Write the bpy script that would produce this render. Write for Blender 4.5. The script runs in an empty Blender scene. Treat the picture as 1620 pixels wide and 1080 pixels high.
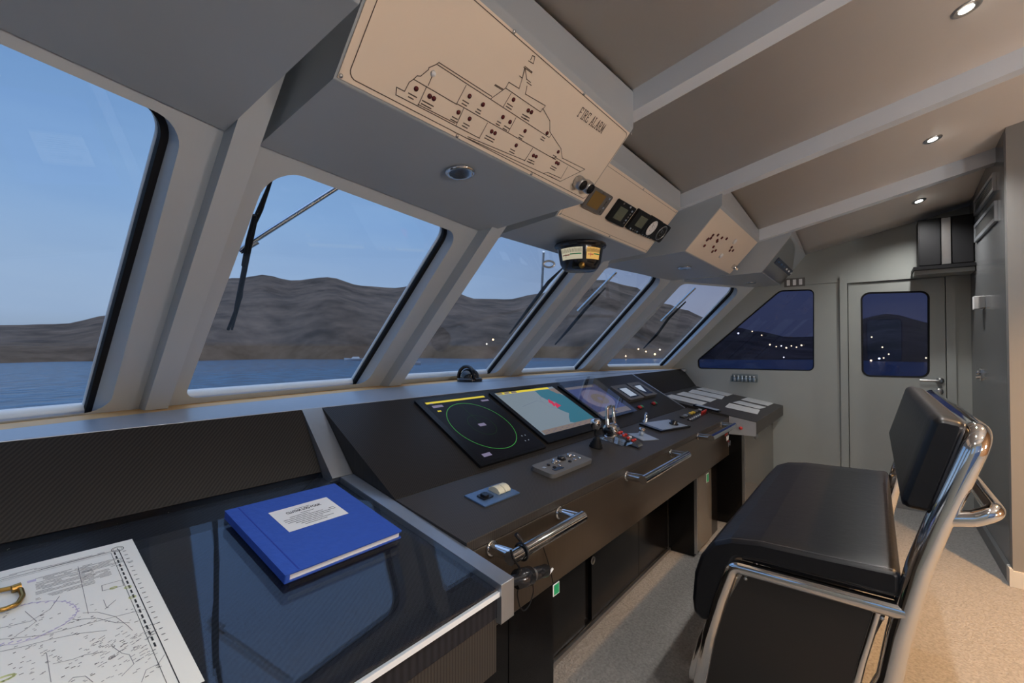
import bpy, bmesh, math, random
from mathutils import Vector as V3, Matrix
random.seed(7)
S = bpy.context.scene
COL = S.collection
PI = math.pi
# ---------------------------------------------------------------- camera
FPX, CX, CY, VX, HY, EYE = 720.0, 810.0, 540.0, 1382.0, 551.0, 1.35
_p = math.atan((HY - CY) / FPX); _t = math.atan((VX - CX) / FPX * math.cos(_p))
_fw = V3((math.cos(_t), math.sin(_t), 0)); RT = V3((math.sin(_t), -math.cos(_t), 0)); _up = V3((0, 0, 1))
FW = _fw * math.cos(_p) + _up * math.sin(_p); UP = _up * math.cos(_p) - _fw * math.sin(_p)
EYEP = V3((0, 0, EYE))
cam = bpy.data.cameras.new('camera'); co = bpy.data.objects.new('camera', cam); COL.objects.link(co)
cam.sensor_width = 36; cam.lens = 36 * FPX / 1620; cam.clip_start = .05; cam.clip_end = 5000
co.matrix_world = Matrix(((RT.x, UP.x, -FW.x, 0), (RT.y, UP.y, -FW.y, 0), (RT.z, UP.z, -FW.z, EYE), (0, 0, 0, 1)))
S.camera = co
def ray(x, y): return RT * ((x - CX) / FPX) - UP * ((y - CY) / FPX) + FW
def onX(x, y, X): d = ray(x, y); return EYEP + d * (X / d.x)
def onY(x, y, Y): d = ray(x, y); return EYEP + d * (Y / d.y)
def onZ(x, y, Z): d = ray(x, y); return EYEP + d * ((Z - EYE) / d.z)
def onP(x, y, o, n): d = ray(x, y); return EYEP + d * ((o - EYEP).dot(n) / d.dot(n))
# ---------------------------------------------------------------- materials
def mat(name, col, rough=.5, metal=0., noise=0., nscale=20., bump=0., spec=.5, emit=None, estr=0., coat=0.):
    m = bpy.data.materials.new(name); m.use_nodes = True
    nt = m.node_tree; b = nt.nodes['Principled BSDF']
    b.inputs['Base Color'].default_value = (*col, 1); b.inputs['Roughness'].default_value = rough
    b.inputs['Metallic'].default_value = metal; b.inputs['Specular IOR Level'].default_value = spec
    b.inputs['Coat Weight'].default_value = coat; b.inputs['Coat Roughness'].default_value = .05
    if emit: b.inputs['Emission Color'].default_value = (*emit, 1); b.inputs['Emission Strength'].default_value = estr
    if noise or bump:
        tc = nt.nodes.new('ShaderNodeTexCoord'); nz = nt.nodes.new('ShaderNodeTexNoise')
        nz.inputs['Scale'].default_value = nscale; nz.inputs['Detail'].default_value = 5
        nt.links.new(tc.outputs['Object'], nz.inputs['Vector'])
        if noise:
            r = nt.nodes.new('ShaderNodeMapRange'); r.inputs['To Min'].default_value = 1 - noise; r.inputs['To Max'].default_value = 1 + noise
            mx = nt.nodes.new('ShaderNodeVectorMath'); mx.operation = 'SCALE'; mx.inputs[0].default_value = col
            nt.links.new(nz.outputs['Fac'], r.inputs['Value']); nt.links.new(r.outputs['Result'], mx.inputs['Scale'])
            nt.links.new(mx.outputs['Vector'], b.inputs['Base Color'])
        if bump:
            bp = nt.nodes.new('ShaderNodeBump'); bp.inputs['Strength'].default_value = bump; bp.inputs['Distance'].default_value = .01
            nt.links.new(nz.outputs['Fac'], bp.inputs['Height']); nt.links.new(bp.outputs['Normal'], b.inputs['Normal'])
    return m
def emis(name, col, s=1.):
    return mat(name, (0.004, 0.004, 0.004), .25, emit=col, estr=s, spec=.08)
def carbon(name, c0, c1, rough, scale=260., metal=0., coat=0., spec=.5):
    m = mat(name, c0, rough, metal, coat=coat, spec=spec); nt = m.node_tree; b = nt.nodes['Principled BSDF']
    tc = nt.nodes.new('ShaderNodeTexCoord'); mp = nt.nodes.new('ShaderNodeMapping')
    mp.inputs['Rotation'].default_value = (0, 0, math.radians(58))
    w = nt.nodes.new('ShaderNodeTexWave'); w.inputs['Scale'].default_value = scale / 6.28; w.bands_direction = 'X'
    w.inputs['Distortion'].default_value = 0
    mix = nt.nodes.new('ShaderNodeMix'); mix.data_type = 'RGBA'
    mix.inputs[6].default_value = (*c0, 1); mix.inputs[7].default_value = (*c1, 1)
    nt.links.new(tc.outputs['Object'], mp.inputs['Vector']); nt.links.new(mp.outputs['Vector'], w.inputs['Vector'])
    nt.links.new(w.outputs['Fac'], mix.inputs['Factor']); nt.links.new(mix.outputs[2], b.inputs['Base Color'])
    return m
def glassmat(name, tint, refl=1.0):
    m = bpy.data.materials.new(name); m.use_nodes = True; nt = m.node_tree; nt.nodes.clear()
    o = nt.nodes.new('ShaderNodeOutputMaterial'); t = nt.nodes.new('ShaderNodeBsdfTransparent'); g = nt.nodes.new('ShaderNodeBsdfGlossy')
    t.inputs['Color'].default_value = (*tint, 1); g.inputs['Roughness'].default_value = .0
    lw = nt.nodes.new('ShaderNodeLayerWeight'); lw.inputs['Blend'].default_value = .5
    f = nt.nodes.new('ShaderNodeMath'); f.operation = 'POWER'; f.inputs[1].default_value = 5
    k = nt.nodes.new('ShaderNodeMath'); k.operation = 'MULTIPLY_ADD'; k.inputs[1].default_value = .9 * refl; k.inputs[2].default_value = .035 * refl; k.use_clamp = True
    nt.links.new(lw.outputs['Facing'], f.inputs[0])
    mx = nt.nodes.new('ShaderNodeMixShader')
    nt.links.new(f.outputs[0], k.inputs[0]); nt.links.new(k.outputs[0], mx.inputs[0])
    nt.links.new(t.outputs[0], mx.inputs[1]); nt.links.new(g.outputs[0], mx.inputs[2]); nt.links.new(mx.outputs[0], o.inputs[0])
    return m
M = dict(
    grey=mat('grey_satin_paint', (.42, .455, .48), .36, noise=.03, nscale=6),
    post=mat('grey_window_frame_paint', (.44, .485, .525), .42, noise=.03, nscale=5),
    ceil=mat('warm_grey_ceiling_panel', (.80, .74, .68), .38, noise=.03, nscale=4),
    beam=mat('glossy_grey_beam_paint', (.64, .69, .76), .22, noise=.03, nscale=5),
    soffit=mat('dark_grey_satin_paint', (.35, .39, .43), .33, noise=.03, nscale=5),
    wallg=mat('grey_wall_paint', (.30, .315, .30), .3, noise=.04, nscale=8),
    walld=mat('dark_grey_gloss_wall', (.125, .13, .135), .22, noise=.04, nscale=5),
    walln=mat('light_grey_wall', (.19, .187, .182), .5, noise=.03, nscale=9), endp=mat('pale_brushed_plate', (.36, .37, .38), .35, .15, noise=.05, nscale=40),
    wood=mat('warm_wood_panelling', (.36, .19, .09), .4, noise=.25, nscale=3),
    strip=mat('oak_strip', (.74, .44, .18), .5, noise=.12, nscale=12),
    black=mat('black_rubber', (.006, .006, .007), .6, spec=.2),
    gblack=mat('black_gloss_plastic', (.012, .012, .014), .15),
    mblack=mat('matt_black_metal', (.007, .007, .008), .5, spec=.2),
    cab=mat('dark_gloss_cabinet', (.006, .0055, .0055), .18, spec=.22),
    cabo=mat('olive_brown_gloss_cabinet', (.10, .085, .065), .15),
    bezel=mat('black_bezel', (.007, .007, .008), .25, spec=.2),
    chrome=mat('polished_chrome', (.72, .72, .72), .07, 1.),
    steel=mat('brushed_steel', (.50, .50, .50), .3, 1., noise=.06, nscale=60),
    alu=mat('satin_aluminium', (.45, .48, .52), .32, .85, noise=.04, nscale=40),
    ledge=mat('silver_grey_ledge_paint', (.40, .44, .50), .33, .35, noise=.05, nscale=30),
    brass=mat('aged_brass', (.42, .25, .07), .3, 1., noise=.2, nscale=40),
    leather=mat('black_leather', (.0062, .0066, .0085), .38, noise=.2, nscale=30, bump=.10, spec=.34),
    panel=mat('bronze_anodised_faceplate', (.80, .69, .57), .36, .1, noise=.05, nscale=3.5),
    ink=mat('dark_engraving', (.085, .062, .048), .7),
    red=mat('red_plastic', (.55, .03, .02), .35), green=mat('green_plastic', (.02, .35, .14), .35),
    dred=mat('dark_red_lamp', (.10, .012, .012), .25), yellow=mat('yellow_plastic', (.75, .48, .04), .4),
    white=mat('white_paint', (.80, .80, .80), .35), cream=mat('cream_plastic', (.62, .58, .44), .35),
    gplast=mat('grey_plastic', (.11, .105, .10), .45), blue=mat('blue_metal_plate', (.10, .17, .30), .25, .4),
    lplate=mat('pale_steel_plate', (.42, .48, .56), .3, .5), lcd=mat('grey_green_display', (.10, .11, .075), .15),
    amber=mat('amber_display', (.20, .12, .03), .2),
    book=mat('blue_book_cloth', (.022, .075, .40), .55, noise=.12, nscale=60, bump=.15), paper=mat('white_paper', (.80, .80, .78), .7),
    chartp=mat('cream_chart_paper', (.82, .81, .74), .6, noise=.02, nscale=8), print=mat('grey_print', (.20, .20, .21), .8),
    printk=mat('black_print', (.03, .03, .03), .8), lilac=mat('lilac_print', (.55, .5, .66), .8), ygreen=mat('yellow_green_print', (.62, .66, .30), .8),
    placard=mat('grey_printed_placard', (.52, .52, .50), .5),
    table=carbon('carbon_weave_under_glass', (.008, .008, .011), (.018, .018, .023), .5, 190., spec=.25),
    carb=carbon('carbon_weave_panel', (.011, .0095, .0085), (.026, .0225, .020), .42, 330., spec=.2),
    carbt=carbon('carbon_weave_console', (.026, .022, .019), (.050, .043, .037), .38, 420., spec=.22),
    fascia=carbon('brown_carbon_fascia', (.034, .025, .018), (.052, .039, .028), .28, 500., spec=.5),
    glass=glassmat('clear_window_glass', (.97, .985, .98), 1.0), tint=glassmat('tinted_side_glass', (.33, .36, .47), .7),
    acr=glassmat('clear_acrylic', (.93, .95, .96), 1.2),
    lens=emis('lamp_lens', (1, .96, .88), 30.), lensoff=mat('dim_lamp_lens', (.13, .13, .125), .5, spec=.3),
    scr_k=emis('screen_black', (.004, .004, .006), 1.), scr_y=emis('screen_yellow', (.75, .60, .05), .9), scr_g=emis('screen_green', (.07, .40, .08), .8),
    scr_v=emis('screen_lilac', (.26, .23, .36), .7), scr_p=emis('screen_pale', (.23, .29, .345), .75), scr_t=emis('screen_teal', (.04, .17, .24), .8),
    scr_r=emis('screen_red', (.55, .03, .08), .9), scr_b=emis('screen_blue', (.06, .07, .20), .8), scr_s=emis('screen_sand', (.26, .21, .19), .7),
    scr_w=emis('screen_white', (.36, .42, .52), .9), scr_d=emis('screen_dim_green', (.012, .05, .012), 1.), scale=emis('lit_compass_card', (.62, .56, .40), .75), scaleo=emis('warm_lit_compass_card', (.80, .45, .12), .8),
)
M['glasstop'] = M['acr']
# ---------------------------------------------------------------- object helpers
ROOT = {}
def thing(name, loc, label, cat, group=None):
    o = bpy.data.objects.new(name, None); COL.objects.link(o); o.location = loc; o.empty_display_size = .05
    o['label'] = label; o['category'] = cat; o['kind'] = 'thing'
    if group: o['group'] = group
    ROOT[o.name] = V3(loc); return o
def tag(o, label, cat, group=None, kind='thing'):
    o['label'] = label; o['category'] = cat; o['kind'] = kind
    if group: o['group'] = group
    return o
class MB:
    def __init__(s): s.v = []; s.f = []; s.mi = []; s.sm = []
    def add(s, vs, fs, mi=0, smooth=False):
        k = len(s.v); s.v += [V3(v) for v in vs]
        for f in fs: s.f.append([i + k for i in f]); s.mi.append(mi); s.sm.append(smooth)
        return s
    def obj(s, name, mats, parent=None, label=None, bevel=0, seg=2, origin=None, kind=None, angle=35):
        if not isinstance(mats, (list, tuple)): mats = [mats]
        me = bpy.data.meshes.new(name)
        if parent is not None: off = ROOT[parent.name]
        elif origin is not None: off = V3(origin)
        else:
            n = len(s.v); off = V3((sum(v.x for v in s.v) / n, sum(v.y for v in s.v) / n, min(v.z for v in s.v)))
        me.from_pydata([v - off for v in s.v], [], s.f)
        for m in mats: me.materials.append(M[m] if isinstance(m, str) else m)
        me.polygons.foreach_set('material_index', s.mi); me.polygons.foreach_set('use_smooth', s.sm)
        bm = bmesh.new(); bm.from_mesh(me); bmesh.ops.recalc_face_normals(bm, faces=bm.faces); bm.to_mesh(me); bm.free()
        o = bpy.data.objects.new(name, me); COL.objects.link(o)
        if parent is not None: o.parent = parent; ROOT[o.name] = off
        else: o.location = off; ROOT[o.name] = off
        if bevel:
            b = o.modifiers.new('bevel', 'BEVEL'); b.width = bevel; b.segments = seg; b.limit_method = 'ANGLE'; b.angle_limit = math.radians(angle)
            me.polygons.foreach_set('use_smooth', [True] * len(me.polygons)); b.harden_normals = True
        if label: o['label'] = label
        if kind: o['kind'] = kind
        return o
    def struct(s, name, mats, **k):
        o = s.obj(name, mats, **k); o['kind'] = 'structure'; return o
class Fr:
    def __init__(s, o, u, v):
        s.o = V3(o); s.u = V3(u).normalized(); n = s.u.cross(V3(v)).normalized(); s.n = n; s.v = n.cross(s.u)
    def p(s, a, b, c=0.): return s.o + s.u * a + s.v * b + s.n * c
    def px(s, x, y, c=0.):
        P = onP(x, y, s.o + s.n * c, s.n) - s.o; return (P.dot(s.u), P.dot(s.v))
    def sub(s, a, b, c=0., ang=0.):
        return Fr(s.p(a, b, c), s.u * math.cos(ang) + s.v * math.sin(ang), s.v * math.cos(ang) - s.u * math.sin(ang))
def rr(a0, a1, b0, b1, r=0., n=5):
    if r <= 0: return [(a0, b0), (a1, b0), (a1, b1), (a0, b1)]
    out = []
    for cx, cy, st in ((a1 - r, b0 + r, -90), (a1 - r, b1 - r, 0), (a0 + r, b1 - r, 90), (a0 + r, b0 + r, 180)):
        for i in range(n + 1):
            t = math.radians(st + 90 * i / n); out.append((cx + r * math.cos(t), cy + r * math.sin(t)))
    return out
def circ(a, b, r, n=24, rb=None): return [(a + r * math.cos(2 * PI * i / n), b + (rb or r) * math.sin(2 * PI * i / n)) for i in range(n)]
def roundpoly(pts, r, n=5):
    out = []; k = len(pts)
    for i in range(k):
        a, p, b = V3((*pts[i - 1], 0)), V3((*pts[i], 0)), V3((*pts[(i + 1) % k], 0))
        ri = r[i] if isinstance(r, (list, tuple)) else r
        d1 = (a - p).normalized(); d2 = (b - p).normalized()
        h = math.acos(max(-1, min(1, d1.dot(d2)))) / 2; L = min(ri / math.tan(h), (a - p).length * .48, (b - p).length * .48); rad = L * math.tan(h)
        c = p + (d1 + d2).normalized() * (rad / math.sin(h)); s = p + d1 * L; e = p + d2 * L
        v0 = s - c; v1 = e - c
        for j in range(n + 1):
            q = v0.lerp(v1, j / n).normalized() * rad + c; out.append((q.x, q.y))
    return out
def prism(mb, fr, poly, c0, c1, mi=0, smooth=False, top=None):
    n = len(poly)
    lo = [fr.p(a, b, c0) for a, b in poly]; hi = [fr.p(a, b, c1) for a, b in (top or poly)]
    mb.add(lo + hi, [[i, (i + 1) % n, n + (i + 1) % n, n + i] for i in range(n)], mi, smooth)
    mb.add(lo, [list(range(n))[::-1]], mi); mb.add(hi, [list(range(n))], mi); return mb
def xprism(mb, prof0, x0, x1, prof1=None, mi=0, smooth=False):
    n = len(prof0); a = [V3((x0, y, z)) for y, z in prof0]; b = [V3((x1, y, z)) for y, z in (prof1 or prof0)]
    mb.add(a + b, [[i, (i + 1) % n, n + (i + 1) % n, n + i] for i in range(n)], mi, smooth)
    mb.add(a, [list(range(n))[::-1]], mi); mb.add(b, [list(range(n))], mi); return mb
def bx(mb, x0, x1, y0, y1, z0, z1, mi=0):
    return xprism(mb, [(y0, z0), (y1, z0), (y1, z1), (y0, z1)], x0, x1, mi=mi)
def face(mb, fr, poly, c=0., mi=0): return mb.add([fr.p(a, b, c) for a, b in poly], [list(range(len(poly)))], mi)
def fillet(pts, r, n=6, closed=False):
    pts = [V3(p) for p in pts]; out = []; k = len(pts)
    for i in range(k):
        if not closed and i in (0, k - 1): out.append(pts[i]); continue
        a, p, b = pts[i - 1], pts[i], pts[(i + 1) % k]; d1 = (a - p).normalized(); d2 = (b - p).normalized()
        dd = max(-1, min(1, d1.dot(d2)))
        if dd < -.9999: out.append(p); continue
        h = math.acos(dd) / 2; L = min(r / math.tan(h), (a - p).length * .48, (b - p).length * .48); rad = L * math.tan(h)
        c = p + (d1 + d2).normalized() * (rad / math.sin(h)); v0 = p + d1 * L - c; v1 = p + d2 * L - c; ang = v0.angle(v1)
        for j in range(n + 1):
            t = j / n; out.append(c + (v0 * math.sin((1 - t) * ang) + v1 * math.sin(t * ang)) / max(1e-9, math.sin(ang)))
    return out
def tube(mb, pts, r, seg=12, mi=0, closed=False, cap=True):
    pts = [V3(p) for p in pts]; n = len(pts); rs = r if isinstance(r, (list, tuple)) else [r] * n
    rings = []; prev = None
    for i in range(n):
        if closed: t = (pts[(i + 1) % n] - pts[i - 1]).normalized()
        else: t = ((pts[min(i + 1, n - 1)] - pts[i]).normalized() + (pts[i] - pts[max(i - 1, 0)]).normalized()).normalized()
        if prev is None:
            a = V3((0, 0, 1)) if abs(t.z) < .9 else V3((1, 0, 0)); x = t.cross(a).normalized()
        else: x = (prev - t * prev.dot(t)).normalized()
        prev = x; y = t.cross(x)
        rings.append([pts[i] + (x * math.cos(2 * PI * j / seg) + y * math.sin(2 * PI * j / seg)) * rs[i] for j in range(seg)])
    vs = [v for rg in rings for v in rg]; fs = []
    for i in range(n if closed else n - 1):
        for j in range(seg):
            k = (i + 1) % n; fs.append([i * seg + j, i * seg + (j + 1) % seg, k * seg + (j + 1) % seg, k * seg + j])
    mb.add(vs, fs, mi, True)
    if cap and not closed: mb.add(rings[0], [list(range(seg))[::-1]], mi); mb.add(rings[-1], [list(range(seg))], mi)
    return mb
def lathe(mb, o, ax, prof, seg=24, mi=0, smooth=True):
    o = V3(o); ax = V3(ax).normalized(); a = V3((0, 0, 1)) if abs(ax.z) < .9 else V3((1, 0, 0)); x = ax.cross(a).normalized(); y = ax.cross(x)
    n = len(prof); vs = [o + ax * h + (x * math.cos(2 * PI * j / seg) + y * math.sin(2 * PI * j / seg)) * max(r, 1e-5) for r, h in prof for j in range(seg)]
    mb.add(vs, [[i * seg + j, i * seg + (j + 1) % seg, (i + 1) * seg + (j + 1) % seg, (i + 1) * seg + j] for i in range(n - 1) for j in range(seg)], mi, smooth)
    mb.add(vs[:seg], [list(range(seg))[::-1]], mi); mb.add(vs[-seg:], [list(range(seg))], mi); return mb
def line(mb, fr, pts, w, c=.0008, mi=0, closed=False):
    k = len(pts)
    for i in range(k if closed else k - 1):
        a = V3((*pts[i], 0)); b = V3((*pts[(i + 1) % k], 0)); d = b - a
        if d.length < 1e-6: continue
        d.normalize(); n = V3((-d.y, d.x, 0)) * w / 2; a = a - d * w / 2; b = b + d * w / 2
        face(mb, fr, [((a - n).x, (a - n).y), ((b - n).x, (b - n).y), ((b + n).x, (b + n).y), ((a + n).x, (a + n).y)], c, mi)
def holed(mb, fr, outer, holes, c=0., mi=0):
    bm = bmesh.new(); es = []
    for lp in [outer] + holes:
        vs = [bm.verts.new((a, b, 0)) for a, b in lp]; es += [bm.edges.new((vs[i], vs[(i + 1) % len(vs)])) for i in range(len(vs))]
    bmesh.ops.triangle_fill(bm, use_beauty=True, use_dissolve=False, edges=es)
    bm.verts.index_update(); mb.add([fr.p(v.co.x, v.co.y, c) for v in bm.verts], [[v.index for v in f.verts] for f in bm.faces], mi); bm.free(); return mb
def ringwall(mb, fr, l0, c0, l1, c1, mi=0, smooth=True):
    n = len(l0); mb.add([fr.p(a, b, c0) for a, b in l0] + [fr.p(a, b, c1) for a, b in l1], [[i, (i + 1) % n, n + (i + 1) % n, n + i] for i in range(n)], mi, smooth)
def text(mb, fr, s, a, b, h, c=.0009, mi=0, bold=0., align='CENTER', sx=1.):
    cu = bpy.data.curves.new('lettering', 'FONT'); cu.body = s; cu.size = h * 1.4; cu.align_x = align; cu.align_y = 'CENTER'; cu.offset = bold
    o = bpy.data.objects.new('lettering', cu); COL.objects.link(o); bpy.context.view_layer.update()
    me = bpy.data.meshes.new_from_object(o.evaluated_get(bpy.context.evaluated_depsgraph_get()))
    mb.add([fr.p(a + v.co.x * sx, b + v.co.y, c) for v in me.vertices], [list(p.vertices) for p in me.polygons], mi)
    bpy.data.objects.remove(o); bpy.data.curves.remove(cu); bpy.data.meshes.remove(me)
def slab(name, fr, poly, c0, c1, m, parent=None, bevel=0, label=None):
    mb = MB(); prism(mb, fr, poly, c0, c1); return mb.obj(name, m, parent, bevel=bevel, label=label)
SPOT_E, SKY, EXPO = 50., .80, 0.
AFT = [(2.65, -1.26, 680., 1.75, (1, .55, .21)), (1.0, -1.9, 60., 2.2, (1, .9, .78))]  # warm lamp set from the carpet's shadow edge, then an added fill spot
PTS = [(.3, -2.5, 1.2, 80.), (1.5, -2.6, 1.2, 60.)]
# ================================================================ room shell
XL, XR = -.46, 5.08
def ceilz(x, y): return 2.545 - .0256 * (x - 2.31) ** 2 - .225 * y
def ceilz0(x): return 2.545 - .0256 * (x - 2.31) ** 2
mb = MB(); bx(mb, XL - .1, XR + .1, -3.3, 1.9, -.08, 0)
floor_o = mb.struct('floor', mat('grey_cut_pile_carpet', (.245, .235, .225), .95, noise=.45, nscale=95, bump=1., spec=.1))
# curved ceiling sheet, running up towards the stern
mb = MB(); nx = 24; vs = []
for dz in (0, .04):
    for j in (0, 1):
        y = (-3.3, 1.35)[j]
        for i in range(nx + 1):
            x = XL - .05 + (XR - XL + .1) * i / nx; vs.append(V3((x, y, ceilz(x, y) + dz)))
k = nx + 1
mb.add(vs, [[i, i + 1, k + i + 1, k + i] for i in range(nx)] + [[2 * k + i, 3 * k + i, 3 * k + i + 1, 2 * k + i + 1] for i in range(nx)], smooth=True)
b_ = 2 * k
for i in range(nx): mb.f += [[i, i + 1, b_ + i + 1, b_ + i], [k + i, k + i + 1, b_ + k + i + 1, b_ + k + i]]
mb.f += [[0, k, b_ + k, b_], [nx, k + nx, b_ + k + nx, b_ + nx]]; mb.mi += [0] * (2 * nx + 2); mb.sm += [False] * (2 * nx + 2)
mb.struct('ceiling', 'ceil')
# ceiling beams
for i, x in enumerate((.46, 1.69, 2.90, 4.08)):
    mb = MB(); z0 = ceilz0(x + .04)
    pr = []
    y0, y1 = -3.25, 1.15
    mb2 = []
    xprism(mb, [(y0, z0 - .225 * y0 + .02), (y0, z0 - .225 * y0 - .088), (y1, z0 - .225 * y1 - .088), (y1, z0 - .225 * y1 + .02)], x, x + .075)
    mb.struct('trim_%d' % (i + 1), 'beam', bevel=.003)
# far side wall, with openings for the raked window and the door
FX = Fr((XR, 0, 0), (0, -1, 0), (0, 0, 1))           # a = -Y, b = Z, n = -X (into the room)
def fyz(x, y, X=XR): P = onX(x, y, X); return (-P.y, P.z)
win = roundpoly([fyz(1104, 583), fyz(1288, 587), fyz(1288, 457), fyz(1233, 459), fyz(1103, 569)], [.035, .05, .05, .09, .035], 6)
dl, dr_, dt, db = -.215, .497, 1.965, .06
mb = MB()
outer = [(-1.90, 0), (dl, 0), (dl, dt), (dr_, dt), (dr_, 0), (.70, 0), (.70, 2.66), (-.40, 2.45), (-.98, 2.12), (-1.76, 1.14)]
holed(mb, FX, outer, [win], 0); holed(mb, FX, outer, [win], -.06); ringwall(mb, FX, win, 0, win, -.06)
mb.struct('wall_right', 'wallg')
def shrink(poly, d):
    n = len(poly); out = []; sg = 1 if sum(poly[i - 1][0] * poly[i][1] - poly[i][0] * poly[i - 1][1] for i in range(n)) > 0 else -1
    for i in range(n):
        a, b = poly[i - 1], poly[(i + 1) % n]; t = V3((b[0] - a[0], b[1] - a[1], 0)).normalized(); nn = V3((-t.y, t.x, 0))
        nn = nn * sg
        out.append((poly[i][0] + nn.x * d, poly[i][1] + nn.y * d))
    return out
def window(name, fr, loop, d0, glass, gw=.016, outer_ring=True):
    w = bpy.data.objects.new(name, None); COL.objects.link(w); w.location = fr.p(*loop[0]); w['kind'] = 'structure'; ROOT[w.name] = V3(w.location)
    mb = MB(); sh = shrink(loop, gw); so = shrink(loop, -.002)
    ringwall(mb, fr, so, d0, sh, d0 - .006); ringwall(mb, fr, sh, d0 - .006, sh, d0 - .022); ringwall(mb, fr, sh, d0 - .022, so, d0 - .022); ringwall(mb, fr, so, d0 - .022, so, d0)
    mb.obj('gasket', 'black', w, kind='structure')
    mb = MB(); prism(mb, fr, shrink(loop, gw - .006), d0 - .018, d0 - .010); mb.obj('pane', glass, w, kind='structure')
    if outer_ring:
        mb = MB(); tube(mb, [fr.p(a, b, d0 - .034) for a, b in shrink(loop, .006)], .011, 12, closed=True); mb.obj('outer_rim', 'white', w, kind='structure')
    return w
window('window_6', FX, win, -.012, 'tint', .010, False)
# seam rail along the far wall above the windows
mb = MB(); prism(mb, FX, rr(-.92, dl - .0, 1.952, 1.968), 0, .006); mb.struct('trim_6', 'wallg', bevel=.002)
# door
door = bpy.data.objects.new('door_1', None); COL.objects.link(door); door.location = (XR, 0, 0); door['kind'] = 'structure'; ROOT['door_1'] = V3((XR, 0, 0))
mb = MB(); prism(mb, FX, rr(dl - .02, dl + .035, 0, dt + .035), -.03, .022); prism(mb, FX, rr(dr_ - .035, dr_ + .02, 0, dt + .035), -.03, .022); prism(mb, FX, rr(dl + .035, dr_ - .035, dt - .03, dt + .035), -.03, .022)
for q in (rr(dl, dl + .07, 0, dt), rr(dr_ - .07, dr_, 0, dt), rr(dl + .07, dr_ - .07, dt - .065, dt)): prism(mb, FX, q, -.06, -.037)
mb.obj('door_frame', 'wallg', door, kind='structure')
dwin = roundpoly([fyz(1364, 595), fyz(1470, 597), fyz(1470, 460), fyz(1362, 463)], .06, 6)
leaf = rr(dl + .041, dr_ - .041, db, dt - .036)
mb = MB(); holed(mb, FX, leaf, [dwin], .004); holed(mb, FX, leaf, [dwin], -.035); ringwall(mb, FX, leaf, .004, leaf, -.035, smooth=False); ringwall(mb, FX, dwin, .004, dwin, -.035)
mb.obj('door_leaf', 'wallg', door, kind='structure')
mb = MB(); prism(mb, FX, rr(dl, dr_, 0, db), -.03, .01); mb.obj('door_sill', 'steel', door, kind='structure')
sh = shrink(dwin, .010); so = shrink(dwin, -.003); mb = MB(); ringwall(mb, FX, so, .006, sh, .003); ringwall(mb, FX, sh, .003, sh, -.02); ringwall(mb, FX, sh, -.02, so, -.02)
mb.obj('gasket', 'black', door, kind='structure')
mb = MB(); prism(mb, FX, shrink(dwin, .005), -.016, -.008); mb.obj('pane', 'tint', door, kind='structure')
ha, hb = FX.px(1487, 602); mb = MB(); lathe(mb, FX.p(ha, hb, .004), FX.n, [(.0, 0), (.026, 0), (.026, .008), (.012, .010), (.010, .05)], 20)
tube(mb, fillet([FX.p(ha, hb, .012), FX.p(ha, hb, .052), FX.p(ha - .125, hb, .052)], .015), .0095); mb.obj('handle', 'steel', door, kind='structure', label='brushed steel lever handle')
ha, hb = FX.px(1486, 619); mb = MB(); lathe(mb, FX.p(ha, hb, .004), FX.n, [(.0, 0), (.025, 0), (.025, .008), (.018, .012), (.0, .012)], 20); mb.obj('lock', 'steel', door, kind='structure')
# short dark passage wall, the near wall that ends it, back and left walls
YW, XN = -.607, 3.87
mb = MB(); bx(mb, XN, XR + .05, YW - .06, YW, 0, 2.66); mb.struct('wall_aft', 'walld')
mb = MB(); bx(mb, XN - .06, XN, -3.3, YW - .0005, 0, 3.25); mb.struct('wall_near', 'walln')
mb = MB(); xprism(mb, [(YW, 0), (YW + .014, 0), (YW + .014, .085), (YW, .10)], XN + .002, XR - .001); mb.struct('baseboard_aft', mat('dark_grey_baseboard', (.12, .125, .13), .4))
mb = MB(); bx(mb, XN - .074, XN - .061, -3.2, YW + .0005, 0, .09); bx(mb, XN - .074, XN + .0015, YW, YW + .0145, 0, .10)
mb.struct('baseboard_near', mat('pale_grey_baseboard', (.5, .49, .46), .4), bevel=.004)
mb = MB(); bx(mb, XL - .1, XN, -3.36, -3.30, 0, 3.3); mb.struct('wall_back', 'wood')
LX_ = Fr((XL, 0, 0), (0, 1, 0), (0, 0, 1))           # a = Y, n = +X (into the room)
lout = [(-3.3, 0), (1.92, 0), (1.82, 1.14), (.85, 2.07), (.6, 2.5), (-3.3, 3.3)]
lh = [roundpoly([(.50, 1.14), (1.44, 1.14), (1.44, 1.22), (.72, 1.90), (.50, 1.90)], [.05, .035, .035, .09, .05], 5), roundpoly(rr(-.40, .10, 1.12, 1.88), .06, 5), roundpoly(rr(-2.75, -.75, .25, 2.15), .05, 5)]  # last, wide opening is added well aft to let in more daylight
mb = MB(); holed(mb, LX_, lout, lh, 0); holed(mb, LX_, lout, lh, -.06); ringwall(mb, LX_, lout, 0, lout, -.06, smooth=False)
for q in lh: ringwall(mb, LX_, q, 0, q, -.06)
mb.struct('wall_left', 'wallg')
for k, q in enumerate(lh): window('window_%d' % (7 + k), LX_, q, -.012, 'glass', .010, False)
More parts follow.
